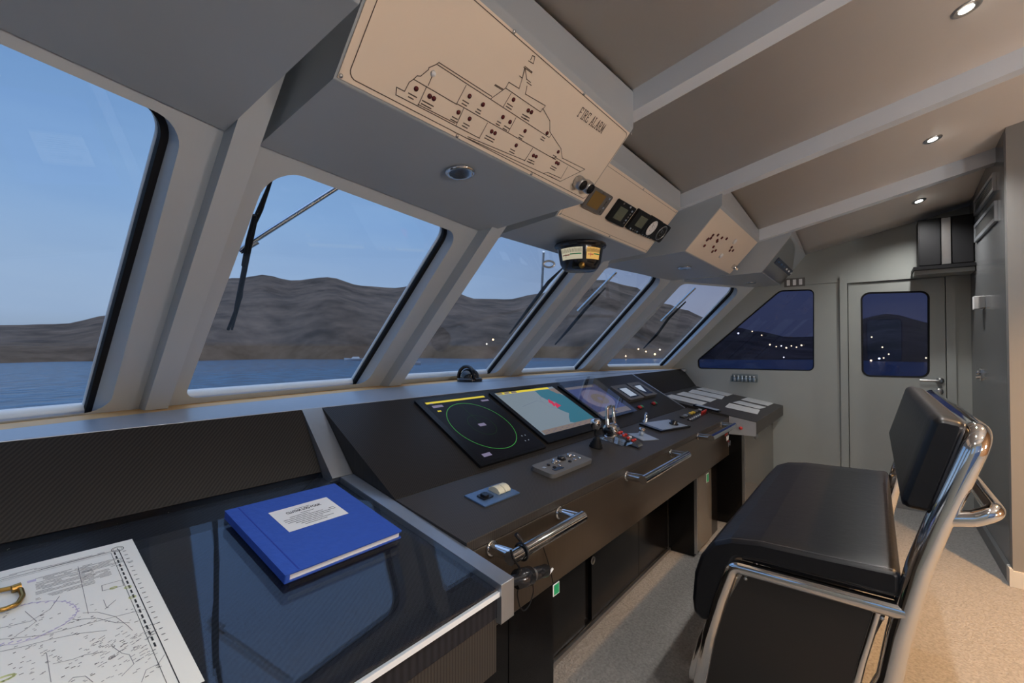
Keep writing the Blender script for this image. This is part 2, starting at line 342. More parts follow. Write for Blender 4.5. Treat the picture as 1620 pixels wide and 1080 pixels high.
# ================================================================ windscreen: five raked panes
MX = [XL, .50, 1.64, 2.905, 4.10, XR]; MY = [1.87, 2.145, 2.325, 2.375, 2.25, 1.765]
ZB = 1.127
PF = []
BOT = []
for i in range(5):
    x0, y0, x1, y1 = MX[i], MY[i], MX[i + 1], MY[i + 1]
    u = V3((x1 - x0, y1 - y0, 0)); v = V3((0, -1, 1))
    f = Fr((x0, y0, ZB), u, v); PF.append(f)
    def P(s, z, f=f, x0=x0, y0=y0, x1=x1, y1=y1):
        w = V3((x0 + (x1 - x0) * s, y0 + (y1 - y0) * s - (z - ZB), z)) - f.o; return (w.dot(f.u), w.dot(f.v))
    outer = [P(0, .98), P(1, .98), P(1, 2.42), P(0, 2.42)]
    z0, z1 = [(1.132, 1.905), (1.150, 1.895), (1.155, 1.945), (1.145, 1.955), (1.160, 1.945)][i]
    s0, s1 = [(.06, .868), (.093, .905), (.11, .885), (.11, .875), (.125, .875)][i]
    hole = roundpoly([P(s0, z0), P(s1, z0), P(s1, z1), P(s0, z1)], [.06, .06, .09, .10], 8)
    b0_ = min(q[1] for q in hole); b1_ = max(q[1] for q in hole)
    hole2 = [(q[0], q[1] - .135 * (1 - (q[1] - b0_) / (b1_ - b0_))) for q in hole]
    mb = MB(); holed(mb, f, outer, [hole], 0); holed(mb, f, outer, [hole2], -.05)
    ringwall(mb, f, hole, 0, hole2, -.05); ringwall(mb, f, outer, 0, outer, -.05, smooth=False)
    mb.struct('wall_front_%d' % (i + 1), 'post')
    w_ = window('window_%d' % (i + 1), f, hole2, -.05, 'glass', .016)
    aL = P(s0, z0); aR = P(s1, z0); dd = V3((aR[0] - aL[0], aR[1] - aL[1], 0)); mb = MB()
    tube(mb, [f.p(aL[0] - .04, b0_ - .074 + (aL[1] - b0_), -.080), f.p(aR[0] + .04, b0_ - .074 + (aR[1] - b0_), -.080)], .024, 16); mb.obj('outer_sill', 'white', w_, kind='structure')
# posts between the panes, proud of the frames
for i, (xa, xb, ya, zt) in enumerate([(.462, .530, 2.05, 2.42), (1.648, 1.735, 2.238, 2.42), (2.865, 2.960, 2.29, 2.42), (4.085, 4.155, 2.15, 2.42)]):
    yb = MY[i + 1] + .03; mb = MB()
    xprism(mb, [(ya + .0, ZB), (yb, ZB), (yb - (zt - ZB), zt), (ya - (zt - ZB), zt)], xa, xb)
    mb.struct('trim_%d' % (i + 11), 'post', bevel=.003)
# wall below the windscreen
mb = MB(); pts = [V3((MX[i], MY[i] + .02, 0)) for i in range(6)]
for z in (0.0, .99): mb.add([V3((p.x, p.y, z)) for p in pts], [])
mb.f += [[i, i + 1, 7 + i, 6 + i] for i in range(5)]; mb.mi += [0] * 5; mb.sm += [False] * 5
mb.struct('wall_front', 'walld')
# outside sill under the windscreen is part of the rims; ledge along the inside
mb = MB(); n = 6
top = [V3((XL, 1.643, ZB))] + [V3((MX[i], MY[i] - .155, ZB)) for i in range(6)] + [V3((XR, 1.643, ZB))]
top[0] = V3((XL + .001, 1.643, ZB)); top[-1] = V3((XR - .001, 1.643, ZB))
lo = [V3((p.x, p.y, ZB - .03)) for p in top]; m_ = len(top)
mb.add(top + lo, [list(range(m_)), list(range(m_, 2 * m_))[::-1]] + [[i, (i + 1) % m_, m_ + (i + 1) % m_, m_ + i] for i in range(m_)])
mb.struct('trim_20', 'ledge', bevel=.002)
mb = MB()
for i in range(5):
    a0, a1 = V3((MX[i], MY[i] - .1545, ZB - .001)), V3((MX[i + 1], MY[i + 1] - .1545, ZB - .001)); b0, b1 = a0 + V3((0, .158, 0)), a1 + V3((0, .158, 0))
    d = V3((0, 0, -.02)); mb.add([a0, a1, b1, b0, a0 + d, a1 + d, b1 + d, b0 + d], [[0, 1, 2, 3], [4, 5, 6, 7], [0, 1, 5, 4], [2, 3, 7, 6]])
mb.struct('trim_21', 'strip')
# ================================================================ overhead consoles
HZ = [1.92, 1.92, 1.928, 1.945, 1.957, 1.96]
OV = []
def pane_y(i, x, z):
    t = (x - MX[i]) / (MX[i + 1] - MX[i]); return MY[i] + (MY[i + 1] - MY[i]) * t - (z - ZB)
olabels = ['leftmost grey overhead housing, blank underside above the nearest window', 'grey overhead housing carrying the engraved fire alarm faceplate', 'grey overhead housing with display instruments above the middle window', 'grey overhead housing with a bronze faceplate of small dark buttons and a key lock', 'grey overhead housing against the far wall with a rocker switch plate']
OX = [(-.459, .460, .715), (.552, 1.69, .960), (1.775, 2.845, 1.155), (2.935, 4.08, .936), (4.128, 5.079, .705)]
for i, (x0, x1, ya) in enumerate(OX):
    loc = ((x0 + x1) / 2, ya, 1.965); t = thing('overhead_console', loc, olabels[i], 'overhead console', 'overhead consoles along the windscreen')
    yu, zu = ya - .215, 2.205
    if i in (0, 4): yu, zu = ya - .2, 2.227
    zc = lambda x, y: ceilz(x, y) - .002
    prof = []
    for x in (x0, x1):
        zf = HZ[i] + (HZ[i + 1] - HZ[i]) * (x - MX[i]) / (MX[i + 1] - MX[i])
        yf = pane_y(i, x, zf) - .012
        prof.append([(ya, 1.965), (yf, zf), (pane_y(i, x, 2.02) - .012, 2.02), (pane_y(i, x, 2.06) - .012, 2.06), (yu - .012, zc(x, yu)), (yu - .012, min(zu + .012, zc(x, yu) - .004))])
    mb = MB(); xprism(mb, prof[0], x0, x1, prof[1]); mb.obj('housing', 'soffit', t, bevel=.004)
    fr = Fr((x0, ya, 1.965), (1, 0, 0), (0, yu - ya, zu - 1.965)); W = x1 - x0; Hh = math.hypot(yu - ya, zu - 1.965)
    pm = ['panel', 'panel', 'panel', 'panel', 'steel'][i]
    fp = slab('faceplate', fr, rr(.006, W - .006, .008, Hh - .004), .0005, .004, pm, t)
    OV.append((t, fr, W, Hh, fp))
# ================================================================ helm console (fixed joinery, one thing)
X0, X1 = .907, 3.800
YF, ZF, YB, ZBK, YT, ZT_ = .880, .815, 1.195, .870, 1.645, 1.126
hc = thing('helm_console', ((X0 + X1) / 2, YF, .53), 'long carbon fibre helm console with sloping instrument panel and brown front fascia', 'helm console')
TOP = Fr((X0, YF, ZF), (1, 0, 0), (0, YB - YF, ZBK - ZF))
PAN = Fr((X0, YB, ZBK), (1, 0, 0), (0, YT - YB, ZT_ - ZBK))
FAS = Fr((X0, YF, .53), (1, 0, 0), (0, 0, 1))
W = X1 - X0
mb = MB(); xprism(mb, [(YF, ZF), (YB, ZBK), (YB + .02, ZBK - .03), (YF, ZF - .03)], X0 + .001, X1 - .001)
mb.obj('worktop', 'carbt', hc, bevel=.003)
mb = MB(); xprism(mb, [(YB + .0015, ZBK + .001), (YT - .001, ZT_), (YT - .001, .84), (YB + .0015, .84)], X0 + .001, 3.735)
mb.obj('instrument_panel', 'carb', hc, bevel=.002)
mb = MB(); bx(mb, X0 + .001, X1 - .001, YF + .001, YF + .025, .53, ZF - .031); mb.obj('fascia', 'fascia', hc, bevel=.003)
mb = MB(); bx(mb, X0 + .001, X1 - .001, YF + .026, 1.62, .515, .53); mb.obj('underside', 'mblack', hc)
# ---- chart table (left) --------------------------------------------------
TX = .857
def tz(y): return .774 + .188 * (y - .718)
ct = thing('chart_table', ((XL + X0) / 2, .72, .679), 'dark carbon chart table under clear sheet with aluminium edge strip', 'chart table')
TAB = Fr((XL, .718, .774), (1, 0, 0), (0, 1, .188))
mb = MB(); xprism(mb, [(.728, tz(.728) - .016), (1.50, tz(1.50) - .016), (1.50, tz(1.5) - .05), (.728, .690)], XL + .001, TX); mb.obj('tabletop', 'table', ct, bevel=.002)
mb = MB(); xprism(mb, [(.718, tz(.718)), (1.50, tz(1.50)), (1.50, tz(1.5) - .015), (.718, tz(.718) - .015)], XL + .001, TX - .0005); mb.obj('clear_sheet', 'acr', ct, bevel=.001)
mb = MB(); xprism(mb, [(.719, .757), (.7275, .757), (.7275, .745), (.719, .745)], XL + .001, TX); mb.obj('front_trim', 'white', ct)
mb = MB(); bx(mb, XL + .001, TX, .730, .75, .56, .70); mb.obj('front_fascia', 'carbt', ct)
mb = MB(); xprism(mb, [(.714, tz(.714) + .001), (1.43, tz(1.43) + .004), (1.43, tz(1.43) - .05), (.80, .679), (.714, .679)], TX + .0005, X0 - .0005); mb.obj('edge_strip', 'alu', ct, bevel=.002)
LP = Fr((XL, 1.50, tz(1.50)), (1, 0, 0), (0, .145, .205))
mb = MB(); xprism(mb, [(1.50, tz(1.5) + .001), (1.643, 1.126), (1.643, 1.08), (1.53, tz(1.5))], XL + .001, TX - .028); mb.obj('upstand_panel', 'carb', ct, bevel=.002)
mb = MB(); xprism(mb, [(1.432, tz(1.43) + .004), (1.644, 1.1265), (1.644, 1.09), (1.47, tz(1.43) - .03)], TX - .027, X0 - .0005); mb.obj('divider_strip', 'alu', ct, bevel=.002)
# ---- far desk (right) ----------------------------------------------------
fd = thing('side_desk', ((X1 + XR) / 2, .69, .70), 'far black desk with printed placards against the grey side wall', 'desk')
def dz(y): return .80 + .178 * (y - .69)
DSK = Fr((X1, .69, .80), (1, 0, 0), (0, 1, .178))
mb = MB(); xprism(mb, [(.69, .80), (1.50, dz(1.50)), (1.50, dz(1.5) - .04), (.80, .705), (.69, .705)], X1 + .004, XR - .001); mb.obj('desktop', 'carbt', fd, bevel=.003)
mb = MB(); xprism(mb, [(.692, .797), (.879, .828), (.879, .69), (.692, .694)], X1 - .0005, X1 + .0035); mb.obj('end_plate', 'endp', fd)
PX_ = Fr((X1 - .0006, 0, 0), (0, -1, 0), (0, 0, 1))
P = onX(1172, 677, X1); mb = MB(); lathe(mb, (X1 - .0006, P.y, P.z), (-1, 0, 0), [(0, 0), (.013, 0), (.013, .005), (.009, .008), (.009, .014), (0, .014)], 16); mb.obj('stop_button', 'red', fd, label='red push button on the steel end plate')
mb = MB(); xprism(mb, [(1.50, dz(1.5) + .001), (1.643, 1.126), (1.643, 1.08), (1.53, dz(1.5))], 3.765, XR - .001); mb.obj('upstand_panel', 'carb', fd, bevel=.002)
mb = MB(); xprism(mb, [(YB + .0015, ZBK + .003), (YT - .001, ZT_ + .001), (YT - .001, ZT_ - .03), (YB + .02, ZBK - .02)], 3.738, 3.763); mb.obj('divider_strip', 'alu', fd, bevel=.002)
P = onX(1190, 696, X1); mb = MB(); bx(mb, X1 + .05, X1 + .10, .70, .72, .672, .7045); bx(mb, X1 + .06, X1 + .09, .703, .717, .66, .672); mb.obj('latch', 'steel', fd)
# ---- base cabinets ----
def cabinet(name_label, x0, x1, yf, z1, m, doors, edge=None, yb=1.6):
    t = thing('base_cabinet', ((x0 + x1) / 2, yf, 0), name_label, 'cabinet', 'cabinets under the console')
    mb = MB(); bx(mb, x0, x1, yf + .018, yb, .002, z1); mb.obj('carcass', 'cab', t)
    for a, b in doors:
        mb = MB(); bx(mb, a, b, yf, yf + .0175, .03, z1 - .004); mb.obj('door', m, t, bevel=.0015)
    if edge:
        for e in edge: mb = MB(); bx(mb, e, e + .012, yf - .001, yf + .017, .02, z1 - .003); mb.obj('edge_trim', 'steel', t)
    return t
cabinet('dark gloss cabinet under the console between the chart table and the knee recess', .93, 1.42, .93, .512, 'cab', [(.935, 1.15), (1.155, 1.415)])
c2 = cabinet('dark gloss cabinet set back in the console knee recess', 1.424, 3.055, 1.085, .512, 'cab', [(1.43, 1.92), (1.99, 2.55), (2.555, 3.03)], [3.038])
P = onY(938, 886, 1.084); mb = MB(); lathe(mb, (P.x, 1.0848, P.z), (0, -1, 0), [(.012, 0), (.019, 0), (.019, .004), (.012, .004), (.012, 0)], 20); mb.obj('cable_grommet', 'steel', c2)
mb = MB(); bx(mb, 1.43, 3.05, 1.070, 1.084, .001, .022); mb.struct('baseboard_front', 'steel')
cabinet('olive gloss cabinet under the far end of the helm console', 3.06, 3.62, .905, .512, 'cabo', [(3.075, 3.40)], [3.062])
cabinet('olive gloss cabinet with steel edge below the side desk', 3.806, 5.078, .775, .69, 'cabo', [(3.822, 4.30), (4.305, 5.07)], [3.808], 1.55)
cabinet('dark cabinet below the chart table', XL + .002, .85, .86, .672, 'fascia', [(XL + .01, .19), (.20, .845)])
# ---- placards on the desk
def quadfr(fr, pts, c=0):
    q = [fr.px(x, y, c) for x, y in pts]
    ua = (q[1][0] + q[2][0]) / 2 - (q[0][0] + q[3][0]) / 2; ub = (q[1][1] + q[2][1]) / 2 - (q[0][1] + q[3][1]) / 2
    ang = math.atan2(ub, ua); cx = sum(p[0] for p in q) / 4; cy = sum(p[1] for p in q) / 4
    w = math.hypot(ua, ub); h = math.hypot((q[2][0] + q[3][0]) / 2 - (q[0][0] + q[1][0]) / 2, (q[2][1] + q[3][1]) / 2 - (q[0][1] + q[1][1]) / 2)
    return fr.sub(cx, cy, c, ang), w, h
def c4(*p): return [(940 + p[i] / 5.0625, 540 + p[i + 1] / 5.0625) for i in range(0, len(p), 2)]
pl = [('placard strip nearest the console in the row of four by the upstand', c4(560, 440, 850, 515, 910, 490, 620, 427)), ('second placard strip from the console in the row of four', c4(655, 420, 925, 487, 985, 462, 720, 407)), ('third placard strip from the console in the row of four', c4(740, 403, 1005, 462, 1060, 440, 800, 388)),
      ('placard strip farthest from the console in the row of four', c4(820, 380, 1065, 440, 1112, 420, 865, 370)), ('wide placard nearest the front edge of the side desk', c4(1035, 520, 1290, 583, 1345, 550, 1095, 500)), ('narrow middle placard of the three on the side desk', c4(1115, 490, 1330, 543, 1370, 525, 1160, 475)), ('placard nearest the wall of the three on the side desk', c4(1180, 465, 1395, 520, 1440, 490, 1230, 448))]
for lb, pts in pl:
    q = [DSK.px(*p) for p in pts]; a0, a1 = min(p[0] for p in (q[0], q[1])) , max(p[0] for p in (q[2], q[3]))
    fr, w_, h_ = quadfr(DSK, pts)
    t = thing('placard', fr.p(0, 0, 0), lb, 'placard', 'printed placards on the side desk')
    slab('plate', fr, rr(-w_ / 2, w_ / 2, -h_ / 2, h_ / 2), .0006, .0022, 'placard', t)
    mb = MB(); random.seed(len(lb))
    for k in range(5):
        yy = h_ * (.34 - .17 * k)
        line(mb, fr, [(-w_ * .44, yy), (-w_ * .44 + w_ * random.uniform(.5, .86), yy)], .0035, .0026)
    mb.obj('printing', 'print', t)
# ---- grab handles on the fascia
def handle(pa, pb, lb, dia=.019, out=.085):
    A = onY(*pa, YF); B = onY(*pb, YF); z = (A.z + B.z) / 2; A.z = B.z = z
    t = thing('grab_handle', (A.lerp(B, .5).x, YF, z), lb, 'handle', 'chrome grab handles on the console fascia')
    mb = MB(); tube(mb, [(A.x - .02, YF - out, z), (B.x + .02, YF - out, z)], dia, 20); mb.obj('bar', 'chrome', t, bevel=.003)
    for q in (A, B):
        mb = MB(); tube(mb, [(q.x, YF - .0005, z), (q.x, YF - out, z)], dia * .96, 18); lathe(mb, (q.x, YF - .0003, z), (0, -1, 0), [(dia * 1.15, 0), (dia * 1.15, .006), (dia * .9, .006)], 18); mb.obj('post', 'chrome', t)
    return A, B, z
HA = handle((777, 867), (884, 810), 'nearest chrome grab handle, beside the chart table corner')
handle((991, 754), (1061, 715), 'middle chrome grab handle on the brown fascia below the throttle')
handle((1104, 690), (1141, 671), 'farthest chrome grab handle, beside the steel end plate')
# ================================================================ things on the console
def screw(mb, fr, a, b, r=.0055, c=.004): lathe(mb, fr.p(a, b, c), fr.n, [(0, 0), (r, 0), (r * .8, .002), (0, .0025)], 12)
def r3(*p): return [(660 + p[i] / 4, 540 + p[i + 1] / 4) for i in range(0, len(p), 2)]
def itemfr(fr, x, y, c=0.): a, b = fr.px(x, y, c); return fr.sub(a, b, c)
# monitors on the sloping instrument panel
def monitor(lb, corners, scr, draw, name='flat_monitor', dep=.012):
    q = [PAN.px(*p) for p in corners]; a0 = (q[0][0] + q[3][0]) / 2; a1 = (q[1][0] + q[2][0]) / 2; b1 = (q[0][1] + q[1][1]) / 2; b0 = (q[2][1] + q[3][1]) / 2
    fr = PAN.sub((a0 + a1) / 2, (b0 + b1) / 2); w_, h_ = (a1 - a0) / 2, (b1 - b0) / 2
    t = thing(name, fr.p(0, 0, 0), lb, 'monitor', 'monitors in the instrument panel')
    slab('bezel', fr, rr(-w_, w_, -h_, h_, .008), .0005, dep, 'bezel', t, bevel=.002)
    l, r, bt, tp = scr; f2 = fr.sub(0, 0, dep + .0003); mb = MB()
    A0, A1, B0, B1 = -w_ + l * 2 * w_, w_ - r * 2 * w_, -h_ + bt * 2 * h_, h_ - tp * 2 * h_
    draw(mb, f2, A0, A1, B0, B1); return t, mb, fr, w_, h_
def radar(mb, f, a0, a1, b0, b1):
    face(mb, f, rr(a0, a1, b0, b1), 0, 0); w, h = a1 - a0, b1 - b0
    face(mb, f, rr(a0 + .02 * w, a1 - .04 * w, b1 - .045 * h, b1 - .012 * h), .0004, 1)
    cx, cy, R = a0 + w * .46, b0 + h * .50, h * .40
    line(mb, f, circ(cx, cy, R, 64, R), .0024, .0004, 2, True); line(mb, f, circ(cx, cy, R * .42, 48), .0014, .0004, 4, True); line(mb, f, [(cx, cy), (cx - R * .02, cy + R)], .0015, .0005, 4)
    face(mb, f, rr(cx - .022, cx + .022, cy - .010, cy + .010, .004), .0007, 3)
    for x, y, ww, hh in ((.06, .88, .15, .04), (.83, .88, .13, .03), (.06, .06, .12, .045), (.06, .95, .05, .01)): face(mb, f, rr(a0 + x * w, a0 + (x + ww) * w, b0 + y * h, b0 + (y + hh) * h), .0007, 3)
    face(mb, f, rr(a0 + .07 * w, a0 + .12 * w, b0 + .81 * h, b0 + .83 * h), .0006, 1)
    for k in range(4): face(mb, f, rr(a0 + (.80 + .03 * k) * w, a0 + (.81 + .03 * k) * w, b0 + (.12 + .08 * (k % 2)) * h, b0 + (.135 + .08 * (k % 2)) * h), .0006, 5)
t, mb, fr, w_, h_ = monitor('black radar monitor showing a green range ring', r3(35, 380, 478, 325, 745, 695, 340, 828), (.07, .02, .03, .05), radar)
mb.obj('screen', ['scr_k', 'scr_y', 'scr_g', 'scr_v', 'scr_d', 'scr_w'], t)
def chartscr(mb, f, a0, a1, b0, b1):
    face(mb, f, rr(a0, a1, b0, b1), 0, 0); w, h = a1 - a0, b1 - b0; X = lambda x: a0 + x * w; Y = lambda y: b0 + y * h
    face(mb, f, rr(a0 + .02 * w, a1 - .10 * w, b1 - .05 * h, b1), .0006, 1)
    face(mb, f, [(X(x), Y(y)) for x, y in ((.62, .95), (.90, .95), (1, .70), (1, .05), (.62, .07), (.55, .12), (.62, .22), (.70, .30), (.66, .36), (.62, .45), (.66, .52), (.72, .60), (.64, .66), (.60, .78))], .0003, 2)
    face(mb, f, [(X(x), Y(y)) for x, y in ((.86, .95), (1, .95), (1, .78), (.93, .80))], .0005, 5)
    for s in (((.60, .62), (.66, .70), (.68, .62), (.66, .54), (.60, .50), (.62, .57)), ((.70, .60), (.73, .50), (.62, .46), (.64, .52))): face(mb, f, [(X(x), Y(y)) for x, y in s], .0008, 3)
    line(mb, f, [(X(.64), Y(.58)), (X(.71), Y(.58))], .002, .0009, 4)
    line(mb, f, circ(X(.62), Y(.62), h * .16, 40), .0008, .0006, 4, True); line(mb, f, [(X(.15), Y(.62)), (X(.45), Y(.70)), (X(.55), Y(.62))], .0008, .0006, 4)
    face(mb, f, rr(X(.02), X(.98), Y(0), Y(.085)), .0004, 5)
    random.seed(3)
    for k in range(16): line(mb, f, [(X(.05 + .057 * k), Y(.025 + .03 * (k % 2))), (X(.075 + .057 * k), Y(.025 + .03 * (k % 2)))], .0025, .0006, 4)
    for k in range(3): face(mb, f, rr(X(.02 + .11 * k), X(.10 + .11 * k), Y(.955), Y(.995)), .0008, 5)
t, mb, fr, w_, h_ = monitor('large chart plotter monitor with pale land and teal sea', r3(500, 322, 902, 285, 1118, 545, 790, 690), (.05, .015, .12, .035), chartscr)
mb.obj('screen', ['scr_p', 'scr_y', 'scr_t', 'scr_r', 'scr_b', 'scr_s'], t)
def camscr(mb, f, a0, a1, b0, b1):
    face(mb, f, rr(a0, a1, b0, b1), 0, 0); w, h = a1 - a0, b1 - b0; X = lambda x: a0 + x * w; Y = lambda y: b0 + y * h
    face(mb, f, circ(X(.52), Y(.52), w * .40, 30, h * .33), .0003, 1); face(mb, f, circ(X(.55), Y(.50), w * .22, 24, h * .18), .0006, 2); face(mb, f, circ(X(.56), Y(.50), w * .07, 16, h * .07), .0009, 1)
    face(mb, f, rr(X(0), X(1), Y(.0), Y(.14)), .0003, 2); face(mb, f, rr(X(.42), X(.55), Y(.04), Y(.08)), .0006, 0); face(mb, f, rr(X(0), X(.9), Y(.92), Y(1)), .0003, 2)
t, mb, fr, w_, h_ = monitor('smaller camera monitor behind a tilted pane of clear glass', r3(925, 280, 1135, 258, 1335, 455, 1135, 515), (.06, .03, .05, .10), camscr)
mb.obj('screen', ['scr_b', 'scr_v', 'scr_s'], t)
f2 = Fr(fr.p(-w_ - .03, -h_ - .01, .016), (1, 0, 0), fr.v * 1 + fr.n * .06); slab('glass_pane', f2, rr(0, 2 * w_ + .05, 0, 2 * h_ + .03, .006), 0, .005, 'acr', t)
# pair of small displays beyond the monitors
def smalldisp(lb, corners, pts):
    q = [PAN.px(*p) for p in corners]; a0 = (q[0][0] + q[3][0]) / 2; a1 = (q[1][0] + q[2][0]) / 2; b1 = (q[0][1] + q[1][1]) / 2; b0 = (q[2][1] + q[3][1]) / 2
    fr = PAN.sub((a0 + a1) / 2, (b0 + b1) / 2); w_, h_ = (a1 - a0) / 2, (b1 - b0) / 2
    t = thing('instrument_display', fr.p(0, 0, 0), lb, 'instrument', 'two grey displays on the instrument panel')
    slab('case', fr, rr(-w_, w_, -h_, h_, .016), .0005, .022, 'gplast', t, bevel=.004)
    mb = MB(); face(mb, fr, [(x * w_, y * h_) for x, y in ((-.6, -.75), (.6, -.75), (.6, .6), (-.6, .6))], .0224, 0); face(mb, fr, [(x * w_, y * h_) for x, y in pts], .0228, 1)
    mb.obj('screen', ['bezel', 'scr_w'], t)
smalldisp('grey display with bright pale rectangle, nearer of two', r3(1240, 297, 1322, 280, 1412, 368, 1318, 395), ((-.45, -.6), (.45, -.6), (.45, .5), (-.45, .5)))
smalldisp('grey display with pale triangle, farther of two beside the steel divider', r3(1342, 277, 1412, 264, 1492, 348, 1418, 370), ((-.5, .5), (.45, .5), (-.1, -.5), (-.5, -.1)))
# red and green push buttons in pairs
for i, (x, y) in enumerate(((1410, 420), (1497, 396))):
    fr = itemfr(PAN, 660 + x / 4, 540 + y / 4)
    t = thing('push_button_pair', fr.p(0, 0, 0), ('red and green buttons below the nearer grey display', 'red and green buttons nearest the steel divider strip')[i], 'button', 'red and green buttons on the instrument panel')
    slab('base', fr, rr(-.036, .036, -.018, .018, .004), .0005, .005, 'gblack', t)
    for dx, m in ((-.024, 'red'), (0, 'red'), (.024, 'green')): slab('button', fr, rr(dx - .009, dx + .009, -.011, .011, .003), .0055, .014, m, t, bevel=.002)
fr = itemfr(TOP, 1021, 668); t = thing('small_lever', fr.p(0, 0, 0), 'small chrome lever at the foot of the panel behind the throttle', 'lever')
mb = MB(); lathe(mb, fr.p(0, 0, .0005), fr.n, [(0, 0), (.022, 0), (.022, .006), (.012, .012), (.010, .03), (0, .03)], 20); mb.obj('base', 'steel', t)
mb = MB(); tube(mb, fillet([fr.p(0, 0, .022), fr.p(.012, .008, .040), fr.p(.055, .025, .046)], .02), .011, 14); mb.obj('lever', 'chrome', t)
# ---- blue plate with two cream rockers
pts = r3(300, 985, 425, 1050, 650, 965, 520, 900)
fr, w_, h_ = quadfr(TOP, [pts[1], pts[2], pts[3], pts[0]])
t = thing('thruster_control', fr.p(0, 0, 0), 'blue control plate with two cream levers near the chart table', 'control panel')
slab('plate', fr, rr(-w_ / 2, w_ / 2, -h_ / 2, h_ / 2), .0006, .005, 'blue', t, bevel=.001)
for dx in (.024, .056):
    mb = MB(); prof = [(-.026, 0), (-.025, .009), (-.014, .017), (.0, .020), (.014, .017), (.025, .009), (.026, 0)]
    f3 = fr.sub(dx, .004, .0055); lo = [f3.p(-.0145, a, b) for a, b in prof]; hi = [f3.p(.0145, a, b) for a, b in prof]; n = len(prof)
    mb.add(lo + hi, [[i, (i + 1) % n, n + (i + 1) % n, n + i] for i in range(n)]); mb.add(lo, [list(range(n))]); mb.add(hi, [list(range(n))]); mb.obj('lever', 'cream', t, bevel=.005)
mb = MB(); prism(mb, fr, rr(-.065, -.015, -.018, .018, .004), .0055, .010); mb.obj('switch', 'gblack', t, bevel=.002)
mb = MB(); prism(mb, fr, rr(-.055, -.032, -.012, .012, .004), .0105, .017); mb.obj('rocker', 'gblack', t, bevel=.002)
# ---- grey keypad
fr, w_, h_ = quadfr(TOP, [r3(850, 878)[0], r3(1102, 770)[0], r3(985, 718)[0], r3(720, 808)[0]])
t = thing('radar_keypad', fr.p(0, 0, 0), 'grey keypad with rows of round buttons on console top', 'keypad')
slab('case', fr, rr(-w_ / 2, w_ / 2, -h_ / 2, h_ / 2, .02), .0006, .018, 'gplast', t, bevel=.004)
for k in range(12):
    a, b = -w_ * .28 + (k % 6) * w_ * .125, (-.12 if k < 6 else .14) * h_
    if k in (2, 10): continue
    mb = MB(); lathe(mb, fr.p(a, b, .0182), fr.n, [(0, 0), (.008, 0), (.008, .004), (.006, .006), (0, .006)], 12); mb.obj('button', 'chrome' if k % 3 else 'gblack', t)
for a, b, r, m in ((-.12, .17, .014, 'chrome'), (.06, .23, .017, 'gblack'), (.25, .20, .012, 'chrome')):
    mb = MB(); lathe(mb, fr.p(a * w_, b * h_, .0182), fr.n, [(0, 0), (r, 0), (r * .9, .012), (r * .7, .015), (0, .015)], 18); mb.obj('knob', m, t)
slab('display', fr, rr(-w_ * .36, -w_ * .17, -h_ * .34, -h_ * .16), .0182, .020, 'gblack', t); slab('label_plate', fr, rr(-w_ * .42, -w_ * .37, .05 * h_, .16 * h_), .0182, .019, 'lplate', t)
# ---- joystick with rubber boot
fr = itemfr(TOP, 942.5, 707); g = V3((0, 0, 1)); o = fr.p(0, 0, 0)
t = thing('joystick', o, 'chrome topped joystick in a black ribbed rubber boot', 'joystick')
mb = MB(); lathe(mb, o + fr.n * .001, fr.n, [(0, -.0005), (.034, -.0005), (.034, .004), (.029, .010), (.031, .016), (.024, .020), (.026, .026), (.020, .031), (.021, .037), (.015, .044), (.010, .055), (0, .055)], 24); mb.obj('boot', 'black', t)
mb = MB(); tube(mb, [o + V3((0, 0, .058)), o + V3((0, 0, .088))], .007); mb.obj('stem', 'mblack', t)
mb = MB(); lathe(mb, o + V3((0, 0, .086)), g, [(0, 0), (.014, 0), (.022, .012), (.027, .034), (.027, .046), (.02, .056), (0, .058)], 24); mb.obj('knob', 'chrome', t)
# ---- throttle
fr = itemfr(TOP, 978, 700); o = fr.p(0, 0, 0); fr = Fr(o, (1, 0, 0), TOP.v)
t = thing('engine_throttle', o, 'chrome twin lever engine throttle with red buttons', 'throttle')
mb = MB(); f3 = fr.sub(0, 0, .001); prism(mb, f3, rr(-.055, .075, -.06, .09, .02), 0, .006); mb.obj('base_plate', 'chrome', t, bevel=.002)
mb = MB(); lathe(mb, fr.p(-.032, .05, .052), fr.u, [(0, 0), (.030, 0), (.040, .006), (.040, .058), (.030, .064), (0, .064)], 28); prism(mb, fr, rr(-.026, .026, .015, .085, .01), .0075, .05); mb.obj('lever_hub', 'chrome', t)
mb = MB(); lathe(mb, fr.p(-.033, .05, .052), -fr.u, [(0, 0), (.027, 0), (.027, .002), (0, .002)], 24); mb.obj('hub_cap', 'gblack', t, label='round black cap on the throttle hub')
for sx_ in (-.040, .040):
    a = fr.p(sx_, .055, .075); b = fr.p(sx_ * .92, .075, .165); mb = MB(); tube(mb, [a, b, b + V3((0, .004, .012))], [.011, .009, .009], 12)
    tube(mb, fillet([b, b + V3((0, .0, .010)), b + V3((-sx_ * .8, .0, .012))], .01), .010, 12); mb.obj('lever', 'chrome', t)
mb = MB(); ff = Fr(fr.p(0, -.085, .007), (1, 0, 0), fr.v * .12 + fr.n * .055); 
n_ = [(-.024, -.095, .0), (.024, -.095, .0)]
prof = [(.03, .048), (-.10, .020), (-.115, .0075), (.03, .0075)]
lo = [fr.p(.005, a, b) for a, b in prof]; hi = [fr.p(.062, a, b) for a, b in prof]; n = 4
mb.add(lo + hi, [[i, (i + 1) % n, n + (i + 1) % n, n + i] for i in range(n)]); mb.add(lo, [[0, 1, 2, 3]]); mb.add(hi, [[0, 1, 2, 3]]); mb.obj('button_block', 'chrome', t, bevel=.006)
